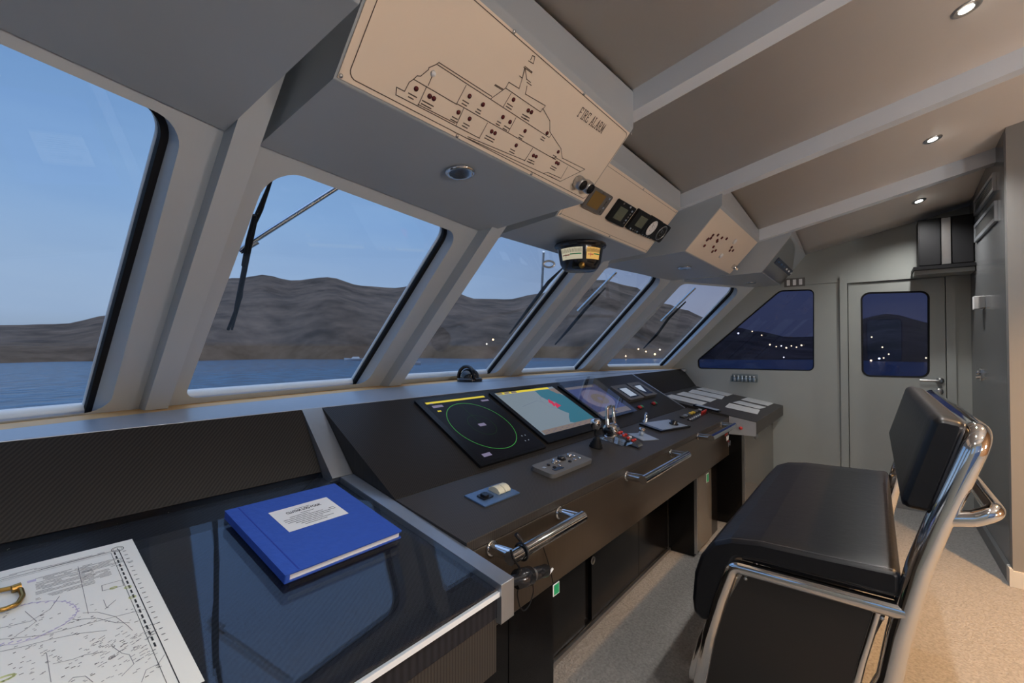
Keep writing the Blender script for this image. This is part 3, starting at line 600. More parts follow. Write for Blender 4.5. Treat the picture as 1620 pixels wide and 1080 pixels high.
for k in range(4):
    for sx_, m in ((.019, 'red'), (.046, 'red' if k != 2 else 'white')):
        a = .012 - k * .027; cc = .048 + (a - .03) * (.028 / .13); mb = MB(); lathe(mb, fr.p(sx_, a, cc), fr.n, [(0, 0), (.009, 0), (.008, .009), (0, .010)], 12); mb.obj('button', m, t)
# ---- pale plate with chrome knob
fr, w_, h_ = quadfr(TOP, [r3(1350, 592)[0], r3(1452, 640)[0], r3(1508, 614)[0], r3(1410, 575)[0]])
t = thing('control_plate', fr.p(0, 0, 0), 'small pale blue steel plate with a chrome knob beside the throttle', 'control panel')
slab('plate', fr, rr(-w_ / 2, w_ / 2, -h_ / 2, h_ / 2), .0006, .004, 'lplate', t)
mb = MB(); lathe(mb, fr.p(-w_ * .14, .0, .0042), fr.n, [(0, 0), (.013, 0), (.012, .012), (.018, .014), (.018, .042), (.014, .046), (0, .046)], 20); mb.obj('knob', 'chrome', t)
# ---- touch panel with black knob
def panel_on(fr0, pts, nm, lb, cat, m, th=.012):
    fr, w_, h_ = quadfr(fr0, pts) if pts else (fr0.sub((a_ + b_) / 2, (c_ + q[2][1]) / 2), b_ - a_, q[2][1] - c_); t = thing(nm, fr.p(0, 0, 0), lb, cat)
    slab('case', fr, rr(-w_ / 2, w_ / 2, -h_ / 2, h_ / 2, .006), .0006, th, 'gblack', t, bevel=.002)
    slab('face', fr, rr(-w_ * .45, w_ * .45, -h_ * .42, h_ * .42), th + .0002, th + .0015, m, t); return t, fr, w_, h_
q = c4(400, 685, 575, 740, 735, 680, 560, 620); t, fr, w_, h_ = panel_on(TOP, q, 'steering_controller', 'black framed steel control panel with black rotary knob', 'control panel', 'lplate')
mb = MB(); lathe(mb, fr.p(w_ * .12, h_ * .18, .0137), fr.n, [(0, 0), (.028, 0), (.03, .006), (.022, .01), (.022, .026), (0, .027)], 20); mb.obj('knob', 'gblack', t)
q = [DSK.px(*p) for p in c4(600, 560, 745, 507, 640, 480)]; a_, b_, c_ = .006, .085, .27; q[2] = (.085, .47)
t, fr, w_, h_ = panel_on(DSK, None, 'alarm_display', 'slim black framed panel lying along the side desk edge next to the console', 'control panel', 'lplate')
# ---- rows of lit switches
def c4p(x, y): return (940 + x / 5.0625, 540 + y / 5.0625)
for lb, a, b, cols in (('rear switch row with grey and yellow caps on the console end', (708, 610), (850, 552), ['gplast', 'lplate', 'gplast', 'yellow', 'yellow', 'gplast', 'gplast', 'white']), ('front switch row ending in red toggles on the console end', (768, 633), (888, 573), ['white', 'white', 'white', 'white', 'white', 'white', 'red', 'red', 'red'])):
    A = TOP.px(*c4p(*a)); B = TOP.px(*c4p(*b)); fr = TOP.sub((A[0] + B[0]) / 2, (A[1] + B[1]) / 2, 0, math.atan2(B[1] - A[1], B[0] - A[0])); L = math.hypot(B[0] - A[0], B[1] - A[1]); n = len(cols)
    t = thing('switch_row', fr.p(0, 0, 0), lb, 'switches', 'switch rows on the console end')
    slab('base', fr, rr(-L / 2 - .015, L / 2 + .015, -.018, .018, .003), .0006, .006, 'gblack', t)
    for k, m in enumerate(cols):
        x = -L / 2 + L * k / (n - 1); s = L / n * (.36 if lb[0] == 'r' else .16)
        if m == 'red': mb = MB(); lathe(mb, fr.p(x, 0, .0062), fr.n, [(0, 0), (.008, 0), (.006, .010), (.008, .022), (0, .024)], 12); mb.obj('toggle', m, t)
        else: slab('rocker', fr, rr(x - s, x + s, -.012 if lb[0] == 'r' else -.005, .012 if lb[0] == 'r' else .005, .002), .0062, .013, m, t, bevel=.001)
# ---- log book
f0 = TAB.px(452, 924); f1 = TAB.px(635, 851); ang = math.atan2(f1[1] - f0[1], f1[0] - f0[0]); bw = math.hypot(f1[0] - f0[0], f1[1] - f0[1]); BK = TAB.sub(f0[0], f0[1], 0, ang)
bq = BK.px(365, 812); bh = bq[1]; BT = .022; q2 = BK.px(538, 765, BT)
bh = (bq[1] + BK.px(538, 766, BT)[1]) / 2
t = thing('log_book', BK.p(bw / 2, bh / 2, 0), 'large blue cloth bound log book with white title label on the chart table', 'book')
slab('back_cover', BK, rr(0, bw, 0, bh, .004), .0008, .0034, 'book', t); slab('page_block', BK, rr(.010, bw - .006, .005, bh - .005), .0036, BT - .0034, 'paper', t)
slab('front_cover', BK, rr(0, bw, 0, bh, .004), BT - .0032, BT, 'book', t, bevel=.001)
mb = MB(); prism(mb, BK, rr(-.003, .0095, 0, bh), .0008, BT - .0002); mb.obj('spine', 'book', t, bevel=.004, seg=3)
mb = MB(); prism(mb, BK, rr(.028, .031, .003, bh - .003), BT + .0001, BT + .0005); mb.obj('hinge_groove', mat('dark_blue_crease', (.012, .036, .30), .6), t)
q = [BK.px(x, y, BT) for x, y in ((455, 842), (549, 812), (520, 787), (425, 811))]; lc = (sum(p[0] for p in q) / 4, sum(p[1] for p in q) / 4); LF = BK.sub(lc[0], lc[1], BT + .0004, math.atan2(q[1][1] - q[0][1], q[1][0] - q[0][0]))
lw = math.hypot(q[1][0] - q[0][0], q[1][1] - q[0][1]); lh = math.hypot(q[3][0] - q[0][0], q[3][1] - q[0][1])
lp = slab('title_label', LF, rr(-lw / 2, lw / 2, -lh / 2, lh / 2), 0, .0005, 'paper', t, label='white title label')
mb = MB(); text(mb, LF, 'CLUTHA LOG BOOK', .0, lh * .25, lh * .092, .0008, bold=.0006, sx=.68)
random.seed(5)
for k, (a, b) in enumerate(((-.10, .12), (-.3, .02), (-.42, .22), (-.42, .40), (-.40, .30), (-.30, .14), (-.24, .30), (-.2, .16))):
    y = lh * (.12 - .072 * k); x = a * lw
    while x < b * lw:
        w2 = random.uniform(.006, .016); line(mb, LF, [(x, y), (min(x + w2, b * lw), y)], .0022, .0008); x += w2 + .003
    if k in (2, 3): line(mb, LF, [(.34 * lw, y), (.42 * lw, y)], .0022, .0008)
line(mb, LF, [(-.12 * lw, lh * .345), (.12 * lw, lh * .345)], .0018, .0008)
mb.obj('title_lettering', 'printk', lp)
# ---- nautical chart
c0 = TAB.px(209, 853); c1 = TAB.px(0, 905); c2 = TAB.px(325, 1080)
ang = math.atan2(c0[1] - c1[1], c0[0] - c1[0]); CH = TAB.sub(c0[0], c0[1], 0, ang)
cw, chh = .62, .52
q = CH.px(325, 1080); sk = q[0] / q[1]
t = thing('nautical_chart', CH.p(-.25, -.2, 0), 'cream paper nautical chart with fine grey printing on the chart table', 'chart')
def sp(a, b): return (a + b * sk, b)
corners = [sp(0, 0), sp(-cw, 0), sp(-cw, -chh), sp(0, -chh)]
slab('sheet', CH, corners, .0007, .0013, 'chartp', t)
mb = MB(); K = .0017; random.seed(11)
def L(pts, w=.0009, mi=0, closed=False): line(mb, CH, [sp(*p) for p in pts], w, K, mi, closed)
def chp(x, y): a, b = CH.px(820 if False else x, y); return (a - b * sk, b)
def cp(x, y): return chp(x * 390 / 1620, 820 + y * 390 / 1620)
ix = -.030; iy = -.034
L([(ix, iy), (ix, -chh)], .0016, 1); L([(ix - .014, iy - .006), (ix - .014, -chh)], .0008, 1); L([(-cw, iy), (ix, iy)], .0011, 1); L([(-cw, iy - .006), (ix - .014, iy - .006)], .0007, 0)
for k in range(20):
    b = iy - .008 - k * .018
    if b < -chh + .01: break
    L([(ix - .0085, b), (ix - .0085, b - .009)], .003, 1); L([(ix + .006, b - .004), (ix + .010, b - .004)], .0018, 1)
a, b = cp(772, 205); mb2 = circ(*sp(a, b), .0105, 28); line(mb, CH, mb2, .0012, K, 1, True); line(mb, CH, circ(*sp(a, b), .0078, 24), .0008, K, 0, True); L([(a - .002, b - .003), (a + .002, b - .003), (a, b - .003), (a, b + .004)], .001, 1)
def block(x0, x1, y0, y1, dy=.0042, w=.0013, mi=0, fill=.8):
    y = y0
    while y > y1:
        x = x0
        while x < x1:
            w2 = random.uniform(.004, .014); e = min(x + w2, x1)
            if random.random() < fill: L([(x, y), (e, y)], w, mi)
            x = e + .0016
        y -= dy
p = cp(530, 330); q = cp(790, 250); block(p[0], q[0], cp(530, 335)[1] + .004, cp(530, 365)[1] - .002)
p = cp(530, 400); block(p[0], p[0] + .045, cp(530, 385)[1], cp(530, 430)[1]); block(p[0] + .05, p[0] + .085, cp(530, 375)[1], cp(530, 385)[1] - .004)
for y0, y1 in ((400, 435), (440, 480), (490, 510), (525, 545)):
    p = cp(235, y0); block(p[0], p[0] + .083, p[1], cp(235, y1)[1])
for x0, x1, y in ((0, 250, 370), (270, 640, 335)):
    p = cp(x0, y + 25 if x0 == 0 else y); block(p[0], cp(x1, y)[0] + .02, p[1] + .002, p[1] - .006, .004, .0013, 0)
L([cp(512, 320), cp(580, 630)], .0008); L([cp(305, 890), cp(335, 1080)], .0008)
L([cp(668, 445), cp(800, 408), cp(812, 445), cp(672, 480)], .0008, 1, True)
for x, y in ((745, 460), (870, 520), (840, 455)):
    p = cp(x, y); line(mb, CH, circ(*sp(*p), .005, 10, .003), .0025, K, 3, True)
L([cp(0, 610), cp(100, 590), cp(200, 560), cp(330, 545), cp(430, 550), cp(490, 575), cp(510, 610), cp(490, 650), cp(420, 700), cp(330, 750), cp(240, 790), cp(100, 830), cp(0, 840)], .0013, 2)
for i in range(26):
    tt = i / 25; A_ = [cp(0, 610), cp(200, 562), cp(430, 550), cp(512, 610), cp(420, 700), cp(240, 790), cp(0, 835)]; f = tt * 5.99; j = int(f); u = f - j
    x = A_[j][0] + (A_[j + 1][0] - A_[j][0]) * u; y = A_[j][1] + (A_[j + 1][1] - A_[j][1]) * u; L([(x, y), (x + .003, y + .001)], .003, 2)
for s in (((0, 725), (200, 680), (330, 600), (390, 515)), ((165, 615), (240, 680), (160, 740), (110, 770)), ((480, 670), (640, 660), (760, 690), (850, 690)), ((545, 625), (640, 620), (760, 650), (840, 710), (870, 740)), ((0, 800), (300, 770), (600, 690), (950, 600)), ((350, 960), (480, 930), (560, 900), (700, 880)), ((730, 840), (800, 890), (850, 900), (880, 960), (800, 1040)), ((450, 1080), (480, 1050), (560, 1040), (610, 1080)), ((930, 1080), (960, 1000), (1040, 960), (1080, 900)), ((0, 880), (140, 850), (330, 800), (520, 760), (700, 740)), ((690, 600), (760, 540), (700, 590), (680, 540))):
    L([cp(*p) for p in s], .0009, 0)
for k in range(190):
    x = random.uniform(0, 1050); y = random.uniform(560, 1080)
    if x > 560 + (y - 560) * 1.02 + 330: continue
    p = cp(x, y); L([p, (p[0] + random.uniform(.0015, .0045), p[1] + .0005)], random.uniform(.0009, .0015), random.choice((0, 0, 0, 1)))
for k in range(70):
    x = random.uniform(600, 1000); y = 760 + random.uniform(0, 200) + (800 - x) * .15
    p = cp(x, y); L([p, (p[0] + random.uniform(.003, .008), p[1] + .002)], .0011, 0)
pp = cp(20, 1060); line(mb, CH, circ(*sp(*pp), .012, 12, .005), .004, K, 3, True)
p = cp(180, 430); face(mb, CH, [sp(p[0], p[1]), sp(p[0] + .012, p[1]), sp(p[0] + .012, p[1] + .008), sp(p[0], p[1] + .008)], K, 2)
mb.obj('printing', ['print', 'printk', 'lilac', 'ygreen'], t)
# brass dividers lying on the chart
o = TAB.px(24, 950); DV = TAB.sub(o[0], o[1], .0022, ang)
t = thing('brass_dividers', DV.p(0, 0, 0), 'curved brass dividers lying on the paper chart', 'dividers')
def dv(x, y, c=.006): a, b = DV.px(x, y, c); return DV.p(a, b, c)
mb = MB(); tube(mb, fillet([dv(-30, 940), dv(22, 929), dv(33, 932), dv(36, 942), dv(28, 955), dv(5, 964), dv(-30, 968)], .012), .0042, 12); mb.obj('bow', 'brass', t)
mb = MB(); tube(mb, [dv(18, 932, .007), dv(33, 927, .007)], [.007, .0075], 12); mb.obj('hinge', 'brass', t)
# ---- torch hanging below the nearest handle
hz = HA[2]; A = onY(796, 905, .775); B = onY(863, 886, .775)
t = thing('torch', (A + B) / 2, 'black torch hanging under the nearest grab handle', 'torch')
d = (B - A).normalized(); Lt = (B - A).length
mb = MB(); lathe(mb, A, d, [(0, 0), (.014, 0), (.014, Lt * .3), (.026, Lt * .32), (.026, Lt * .58), (.016, Lt * .6), (.016, Lt * .72), (.018, Lt * .74), (.018, Lt), (0, Lt)], 20); mb.obj('barrel', 'gblack', t)
mb = MB(); lathe(mb, A, d, [(.0165, Lt * .62), (.0185, Lt * .63), (.0165, Lt * .65), (.0185, Lt * .67), (.0165, Lt * .69)], 20); mb.obj('grip_rings', 'steel', t); t.location.z -= .030
def yp(x, y, Y=.79): return onY(x, y, Y)
mb = MB(); tube(mb, fillet([yp(822, 905), yp(818, 922), yp(822, 942), yp(829, 951), yp(838, 940), yp(844, 920), yp(842, 898)], .02), .0018, 8); mb.obj('lanyard', 'mblack', t)
mb = MB(); tube(mb, fillet([yp(808, 852, .78), yp(812, 866, .775), yp(822, 880, .775), yp(818, 893, .80)], .01), .003, 8); mb.obj('strap', 'mblack', t)
t = thing('microphone_clip', yp(806, 856, .8), 'small black clip on the nearest grab handle', 'clip')
P = V3((HA[0].x + .035, YF - .085, hz)); mb = MB()
tube(mb, [P + V3((0, .0235 * math.cos(k * PI / 8), .0235 * math.sin(k * PI / 8))) for k in range(17)], .0035, 8, closed=False); mb.obj('band', 'gblack', t)
mb = MB(); tube(mb, [P + V3((0, .0, .031)), P + V3((-.012, .01, .052))], .007, 10); mb.obj('stud', 'gblack', t)
t = thing('thin_cable', yp(858, 862, .875), 'thin black cable hanging down the brown fascia', 'cable')
mb = MB(); tube(mb, fillet([yp(857, 858, .872), yp(866, 885, .872), yp(871, 903, .872), yp(875, 922, .872)], .03), .0018, 8); mb.obj('wire', 'mblack', t)
P = yp(872, 903, .868); mb = MB(); tube(mb, [P + V3((-.012, 0, -.004)), P + V3((.009, 0, .005))], .004, 10); mb.obj('cable_tie', 'white', t)
for lb, x, y, Y, w2 in (('green square tag hanging from the fascia near the cable', 879.5, 931, .876, .020), ('green square tag on the olive cabinet door', 1119, 755.5, .903, .030)):
    P = onY(x, y, Y); f = Fr(P, (1, 0, 0), (0, 0, 1)); t = thing('green_tag', P, lb, 'tag', 'green tags on the console front')
    slab('plate', f, rr(-w2, w2, -w2 * 1.0, w2 * 1.0, .002), 0, .0015, 'white', t); slab('face', f, rr(-w2 * .75, w2 * .85, -w2 * .85, w2 * .85), .0017, .0024, 'green', t)
# ---- keys hanging by the far handle
P = onY(1149, 690, .862); t = thing('key_bunch', P, 'bunch of keys with red and white tags below the far handle', 'keys')
mb = MB(); tube(mb, [P + V3((.012 * math.cos(k * PI / 6), 0, .012 * math.sin(k * PI / 6) + .05)) for k in range(12)], .002, 6, closed=True); mb.obj('ring', 'chrome', t)
for k, (dx, dzz, m) in enumerate(((-.012, .02, 'red'), (.014, .028, 'red'), (-.006, -.015, 'white'), (.012, -.01, 'white'), (.004, -.05, 'red'), (-.012, -.055, 'steel'), (.016, -.048, 'steel'))):
    f = Fr(P + V3((dx, -.004 * k + .004, dzz)), (1, 0, .2 * (k % 3 - 1)), (0, 0, 1)); slab('key_tag' if m != 'steel' else 'key', f, rr(-.010, .010, -.018, .018, .004), 0, .0025, m, t)
# ---- black dome on the ledge, small brass hook
P = onZ(743, 603, ZB); t = thing('dome_compass', P + V3((0, 0, .0005)), 'small black glass dome compass standing on the grey ledge', 'compass')
mb = MB(); lathe(mb, P + V3((0, 0, .0008)), g, [(0, 0), (.085, 0), (.087, .012), (.08, .022), (.06, .024), (0, .024)], 32); mb.obj('base', 'gblack', t)
mb = MB(); lathe(mb, P + V3((0, 0, .0245)), g, [(.066 * math.cos(k * PI / 20), .066 * math.sin(k * PI / 20)) for k in range(11)], 32); mb.obj('dome', mat('smoked_glass_dome', (.02, .02, .02), .03, spec=.8), t)
mb = MB(); tube(mb, [P + V3((-.02 + .0, .076 * math.cos(k * PI / 14), .024 + .078 * math.sin(k * PI / 14))) + V3((-.01, 0, 0)) for k in range(15)], .012, 10); mb.obj('hood', 'gblack', t)
P = onZ(628, 609, ZB); t = thing('brass_hook', P, 'tiny brass hook at the foot of the second window post', 'hook')
mb = MB(); lathe(mb, P + V3((0, 0, .0005)), g, [(0, 0), (.02, 0), (.018, .006), (.006, .008), (.006, .03), (0, .03)], 16); mb.obj('base', 'brass', t)
mb = MB(); tube(mb, fillet([P + V3((0, 0, .03)), P + V3((.0, 0, .055)), P + V3((.022, 0, .065)), P + V3((.03, 0, .045))], .012), .005, 8); mb.obj('hook', 'brass', t)
# ================================================================ overhead faceplates
def flat_disc(fr, a, b, r, c): return circ(a, b, r, 14)
# fire alarm
t, fr, W, Hh, fp = OV[1]
def k2(x, y): return fr.px(500 + x / 3, y / 3, .0045)
def k3(x, y): return fr.px(600 + x / 4, y / 4, .0045)
def k4(x, y): return fr.px(740 + x / 4, 60 + y / 4, .0045)
C = .0045; eng = MB()
def E_(pts, w=.0024, closed=False): line(eng, fr, pts, w, C, 0, closed)
ba, bb = k2(165, 375), k4(1015, 640); a_lo = k2(145, 350)[0] + .005; b_lo = (k2(165, 375)[1] + k4(715, 1005)[1]) / 2; a_hi = (k4(740, 990)[0] + k4(1015, 640)[0]) / 2; b_hi = k4(1010, 605)[1]
E_(roundpoly(rr(a_lo, a_hi, b_lo, b_hi), .02, 5), .0024, True)
P3 = lambda *s: [k3(s[i], s[i + 1]) for i in range(0, len(s), 2)]
P4 = lambda *s: [k4(s[i], s[i + 1]) for i in range(0, len(s), 2)]
for s in ((110, 552, 160, 578, 190, 520, 215, 503, 240, 480, 262, 482, 312, 440, 315, 428, 360, 408, 378, 396, 712, 610), (370, 410, 705, 628), (110, 552, 105, 600, 245, 672, 485, 797, 635, 875), (220, 503, 490, 660), (300, 548, 245, 668), (245, 660, 480, 780), (550, 540, 490, 655), (490, 655, 1115, 1010), (535, 685, 485, 795), (685, 778, 635, 870), (705, 628, 1075, 870, 1090, 850), (865, 745, 815, 838), (970, 938, 920, 1018), (835, 590, 785, 675), (705, 625, 800, 557, 820, 520, 885, 560, 905, 495, 922, 435), (800, 557, 1020, 708, 1050, 672), (925, 435, 932, 500, 958, 522), (935, 545, 925, 595, 1050, 668), (730, 540, 780, 570), (735, 535, 785, 565), (915, 425, 965, 462), (922, 420, 968, 456), (935, 520, 962, 540), (945, 385, 975, 403, 985, 360, 970, 352, 958, 378), (888, 480, 905, 495, 912, 470, 920, 430), (1035, 685, 1080, 765, 1080, 835, 1090, 850, 1150, 940, 1158, 1000, 1300, 1070), (1100, 1005, 1112, 995, 1270, 1085), (340, 470, 310, 540)):
    E_(P3(*s))
for s in ((0, 625, 360, 775, 410, 700), (0, 635, 480, 858, 505, 850, 590, 888), (515, 872, 585, 908, 740, 832), (590, 888, 632, 815), (480, 858, 585, 908)): E_(P4(*s))
leds = [(233, 561), (318, 608), (345, 623), (501, 710), (571, 608), (656, 661), (571, 751), (782, 740), (827, 771), (849, 630), (942, 698), (963, 709), (711, 831), (732, 842), (866, 919), (922, 828), (1062, 842), (1132, 960), (975, 983), (992, 990), (1120, 1028), (1133, 1035)]
random.seed(2)
for x, y in leds:
    a, b = k3(x, y)
    for k in range(2): E_([(a - .010 - .004 * random.random(), b - .018 - .008 * k), (a + .008 * random.random() + .004, b - .018 - .008 * k)], .0032)
def stroke(fr_, s, a, b, h, w, mb, c):
    G = dict(F=([(0, 0), (0, 1)], [(0, 1), (.62, 1), (.62, .82)], [(0, .52), (.45, .52)], [(-.14, 0), (.16, 0)]), I=([(.2, 0), (.2, 1)], [(.05, 0), (.35, 0)], [(.05, 1), (.35, 1)]), R=([(0, 0), (0, 1)], [(-.12, 0), (.14, 0)], [(0, 1), (.45, .98), (.58, .76), (.42, .54), (0, .52)], [(.28, .52), (.62, 0), (.74, .03)]),
             E=([(0, 0), (0, 1)], [(0, 1), (.6, 1), (.6, .82)], [(0, .52), (.42, .52)], [(0, 0), (.62, 0), (.62, .2)]), A=([(0, 0), (.34, 1), (.70, 0)], [(.12, .36), (.56, .36)], [(-.1, 0), (.1, 0)], [(.58, 0), (.8, 0)]), L=([(0, 0), (0, 1)], [(-.1, 1), (.12, 1)], [(0, 0), (.58, 0), (.58, .2)]), M=([(0, 0), (.04, 1), (.38, .12), (.72, 1), (.76, 0)], [(-.1, 0), (.12, 0)], [(.64, 0), (.88, 0)]))
    for ch in s:
        if ch != ' ':
            for st in G[ch]: line(mb, fr_, [(a + x * h * .56, b + y * h) for x, y in st], w, c)
        a += h * {' ': .36, 'I': .40, 'M': .68}.get(ch, .60)
fa = k4(695, 495); fb = k4(835, 595); hh_ = .052; f5 = fr.sub(fa[0], fa[1], 0, math.atan2(fb[1] - fa[1], fb[0] - fa[0])); tot = hh_ * (.60 * 6 + .40 + .36 + .68); sc = math.hypot(fb[0] - fa[0], fb[1] - fa[1]) / tot
stroke(f5, 'FIRE ALARM', 0, 0, hh_ * sc, .0032, eng, C)
eng.obj('engraving', 'ink', fp)
for x, y in leds:
    a, b = k3(x, y); mb = MB(); lathe(mb, fr.p(a, b, .0042), fr.n, [(0, 0), (.0065, 0), (.0065, .002), (.0045, .0025), (.004, .0045), (0, .0055)], 14); mb.obj('indicator', 'dred', fp)
mb = MB(); a, b = k3(340, 465); lathe(mb, fr.p(a, b, .0042), fr.n, [(0, 0), (.008, 0), (.006, .006), (0, .007)], 14); mb.obj('indicator', 'white', fp, label='white indicator')
for p in (k2(118, 360), k2(940, 152), k2(1273, 445), k2(670, 645), k2(1023, 825), k2(1495, 635)):
    mb = MB(); screw(mb, fr, *p, c=.0042); mb.obj('screw', 'steel', fp)
for x, y in ((1240, 858), (1275, 876)):
    a, b = k2(x, y); mb = MB(); lathe(mb, fr.p(a, b, .0042), fr.n, [(0, 0), (.024, 0), (.026, .008), (.024, .034), (.021, .036)], 24); mb.obj('buzzer', 'steel', fp)
    mb = MB(); lathe(mb, fr.p(a, b, .0404), fr.n, [(0, 0), (.020, 0), (.019, .003), (0, .004)], 24); mb.obj('buzzer_face', 'black', fp)
# soffit downlights
for i, (x, y), lit in ((1, (728, 272), 0), (3, (1083, 423), 0), (4, (1187, 447), 0)):
    tt, fr_, W_, H_, fp_ = OV[i]; x0, x1, ya = OX[i]
    zf = (HZ[i] + HZ[i + 1]) / 2; xm = (x0 + x1) / 2; yf = pane_y(i, xm, zf) - .012
    zl = HZ[i] + (HZ[i + 1] - HZ[i]) * (x0 - MX[i]) / (MX[i + 1] - MX[i]); zr = HZ[i] + (HZ[i + 1] - HZ[i]) * (x1 - MX[i]) / (MX[i + 1] - MX[i])
    A = V3((x0, ya, 1.965)); B = V3((x1, ya, 1.965)); Cc = V3((xm, yf, (zl + zr) / 2)); n = (B - A).cross(Cc - A).normalized()
    if n.z > 0: n = -n
    P = onP(x, y, A, n)
    mb = MB(); lathe(mb, P, n, [(.038, 0), (.052, 0), (.052, .004), (.046, .009), (.038, .006)], 28); rg = mb.obj('downlight_ring', 'chrome', tt)
    mb = MB(); lathe(mb, P, n, [(0, .0), (.038, .001), (.036, .005), (0, .006)], 24); mb.obj('downlight_lens', 'lensoff', rg)
# middle box: border, screws and instruments
t, fr, W, Hh, fp = OV[2]
eng = MB(); line(eng, fr, roundpoly(rr(.02, W - .02, .022, Hh - .018), .012, 4), .0016, .0045, 0, True); eng.obj('engraved_border', 'ink', fp)
for a, b in ((.02, .02), (W * .5, .014), (W - .02, .02), (.02, Hh - .014), (W * .5, Hh - .012), (W - .02, Hh - .014)):
    mb = MB(); screw(mb, fr, a, b, c=.0042); mb.obj('screw', 'steel', fp)
def k7(x, y): return fr.px(860 + x / 6.75, 240 + y / 6.75, .0042)
def inst(nm, lb, pts, m, draw, r=.010, th=.016):
    q = [k7(*p) for p in pts]; a0 = (q[0][0] + q[3][0]) / 2; a1 = (q[1][0] + q[2][0]) / 2; b1 = (q[0][1] + q[1][1]) / 2; b0 = (q[2][1] + q[3][1]) / 2
    f = fr.sub((a0 + a1) / 2, (b0 + b1) / 2, .0050); w_, h_ = abs(a1 - a0) / 2, abs(b1 - b0) / 2
    t = thing(nm, f.p(0, 0, 0), lb, 'instrument', 'instruments on the middle overhead console')
    slab('case', f, rr(-w_, w_, -h_, h_, r), 0, th, m, t, bevel=.003); draw(t, f, w_, h_, th)
def lcdd(mm, x0, x1, y0, y1, btn):
    def d(t, f, w_, h_, th):
        slab('screen', f, rr(x0 * w_, x1 * w_, y0 * h_, y1 * h_), th + .0003, th + .0012, mm, t)
        for k, (a, b) in enumerate(btn): slab('button', f, rr(a * w_ - .006, a * w_ + .006, b * h_ - .005, b * h_ + .005, .002), th + .0003, th + .003, 'gplast' if k % 3 else 'lplate', t)
    return d
inst('autopilot_display', 'grey instrument with amber screen, half hidden behind the fire alarm housing', [(505, 355), (728, 455), (590, 665), (395, 570)], 'gplast', lcdd('amber', -.75, .35, -.7, .75, [(.72, .7), (.72, .3), (.72, 0), (.72, -.3), (.72, -.7), (.0, .88)]))
inst('navigation_display', 'square black instrument with grey screen and button column', [(805, 500), (970, 585), (830, 800), (645, 700)], 'bezel', lcdd('lcd', -.62, .30, -.62, .55, [(.72, .6), (.72, .3), (.72, 0), (.72, -.3), (.72, -.6), (-.5, .85), (.3, .85)]))
inst('speed_display', 'black instrument with blue side bar and yellowish screen', [(1010, 605), (1140, 665), (1000, 865), (855, 800)], 'bezel', lcdd('lcd', -.35, .75, -.45, .6, [(-.55, -.85), (-.2, -.85), (.15, -.85), (.5, -.85)]))
def dial(mm, needle):
    def d(t, f, w_, h_, th):
        r = min(w_, h_) * .82; mb = MB(); prism(mb, f, circ(0, 0, r, 32), th + .0003, th + .001); mb.obj('dial', mm, t)
        mb = MB(); f9 = f.sub(0, 0, th + .0012)
        for k in range(24): an = k * PI / 12; line(mb, f9, [(r * .78 * math.cos(an), r * .78 * math.sin(an)), (r * .92 * math.cos(an), r * .92 * math.sin(an))], .0016, .0002)
        line(mb, f9, [(0, 0), (r * .7 * math.cos(needle), r * .7 * math.sin(needle))], .003, .0004); line(mb, f9, circ(0, 0, r * .38, 20), .0014, .0002, 0, True); mb.obj('dial_markings', 'ink' if mm == 'white' else 'lplate', t)
        mb = MB(); tube(mb, [f.p(a, b, th + .001) for a, b in circ(0, 0, r, 36)], .0022, 8, closed=True); mb.obj('dial_rim', 'steel' if mm != 'white' else 'bezel', t)
        if mm == 'white':
            for a in (-.6, -.2, .2, .6): slab('button', f, rr(a * w_ - .004, a * w_ + .004, -h_ * .94, -h_ * .88), th + .0003, th + .003, 'lplate', t)
    return d
inst('wind_instrument', 'square black instrument with a round white dial', [(1145, 672), (1240, 722), (1140, 925), (1005, 868)], 'bezel', dial('white', 2.2))
inst('wind_gauge', 'round dark gauge with steel rim at the end of the row', [(1245, 745), (1345, 785), (1225, 960), (1125, 915)], 'bezel', dial('mblack', 2.4), r=.018)
# box with small buttons
t, fr, W, Hh, fp = OV[3]
def k6(x, y): return fr.px(1020 + x / 6, 360 + y / 6, .0042)
for x, y in ((590, 115), (645, 70), (625, 98), (685, 130), (730, 95), (692, 68), (775, 103), (565, 170), (650, 180), (685, 118), (670, 215), (805, 215), (835, 215), (600, 105), (822, 185), (640, 225)):
    a, b = k6(x, y); mb = MB(); lathe(mb, fr.p(a, b, .0042), fr.n, [(0, 0), (.011, 0), (.010, .006), (0, .007)], 12); mb.obj('button', 'dred', fp)
for x, y in ((850, 130), (720, 265)):
    a, b = k6(x, y); mb = MB(); lathe(mb, fr.p(a, b, .0042), fr.n, [(0, 0), (.020, 0), (.018, .010), (0, .011)], 14); mb.obj('button', 'white', fp, label='white button')
a, b = k6(838, 365); mb = MB(); lathe(mb, fr.p(a, b, .0042), fr.n, [(0, 0), (.02, 0), (.018, .03), (.012, .032), (.010, .05), (0, .05)], 16); mb.obj('key_lock', 'chrome', fp)
# far box: dark rocker plate
t, fr, W, Hh, fp = OV[4]
def k6(x, y): return fr.px(1020 + x / 6, 360 + y / 6, .0042)
q = [k6(*p) for p in ((1380, 455), (1418, 408), (1270, 295), (1215, 340))]; a0, a1 = (q[2][0] + q[3][0]) / 2, (q[0][0] + q[1][0]) / 2; b0, b1 = (q[0][1] + q[3][1]) / 2, (q[1][1] + q[2][1]) / 2
sp_ = slab('switch_plate', fr, rr(a0, a1, b0, b1, .004), .0042, .010, mat('navy_plastic', (.02, .035, .08), .35), t)
for k in range(6):
    x = a0 + (a1 - a0) * (k + .6) / 6.2; slab('rocker', fr, rr(x - .018, x + .018, b0 + .02, b1 - .02, .003), .0102, .018, 'white' if k > 2 else 'blue', sp_)
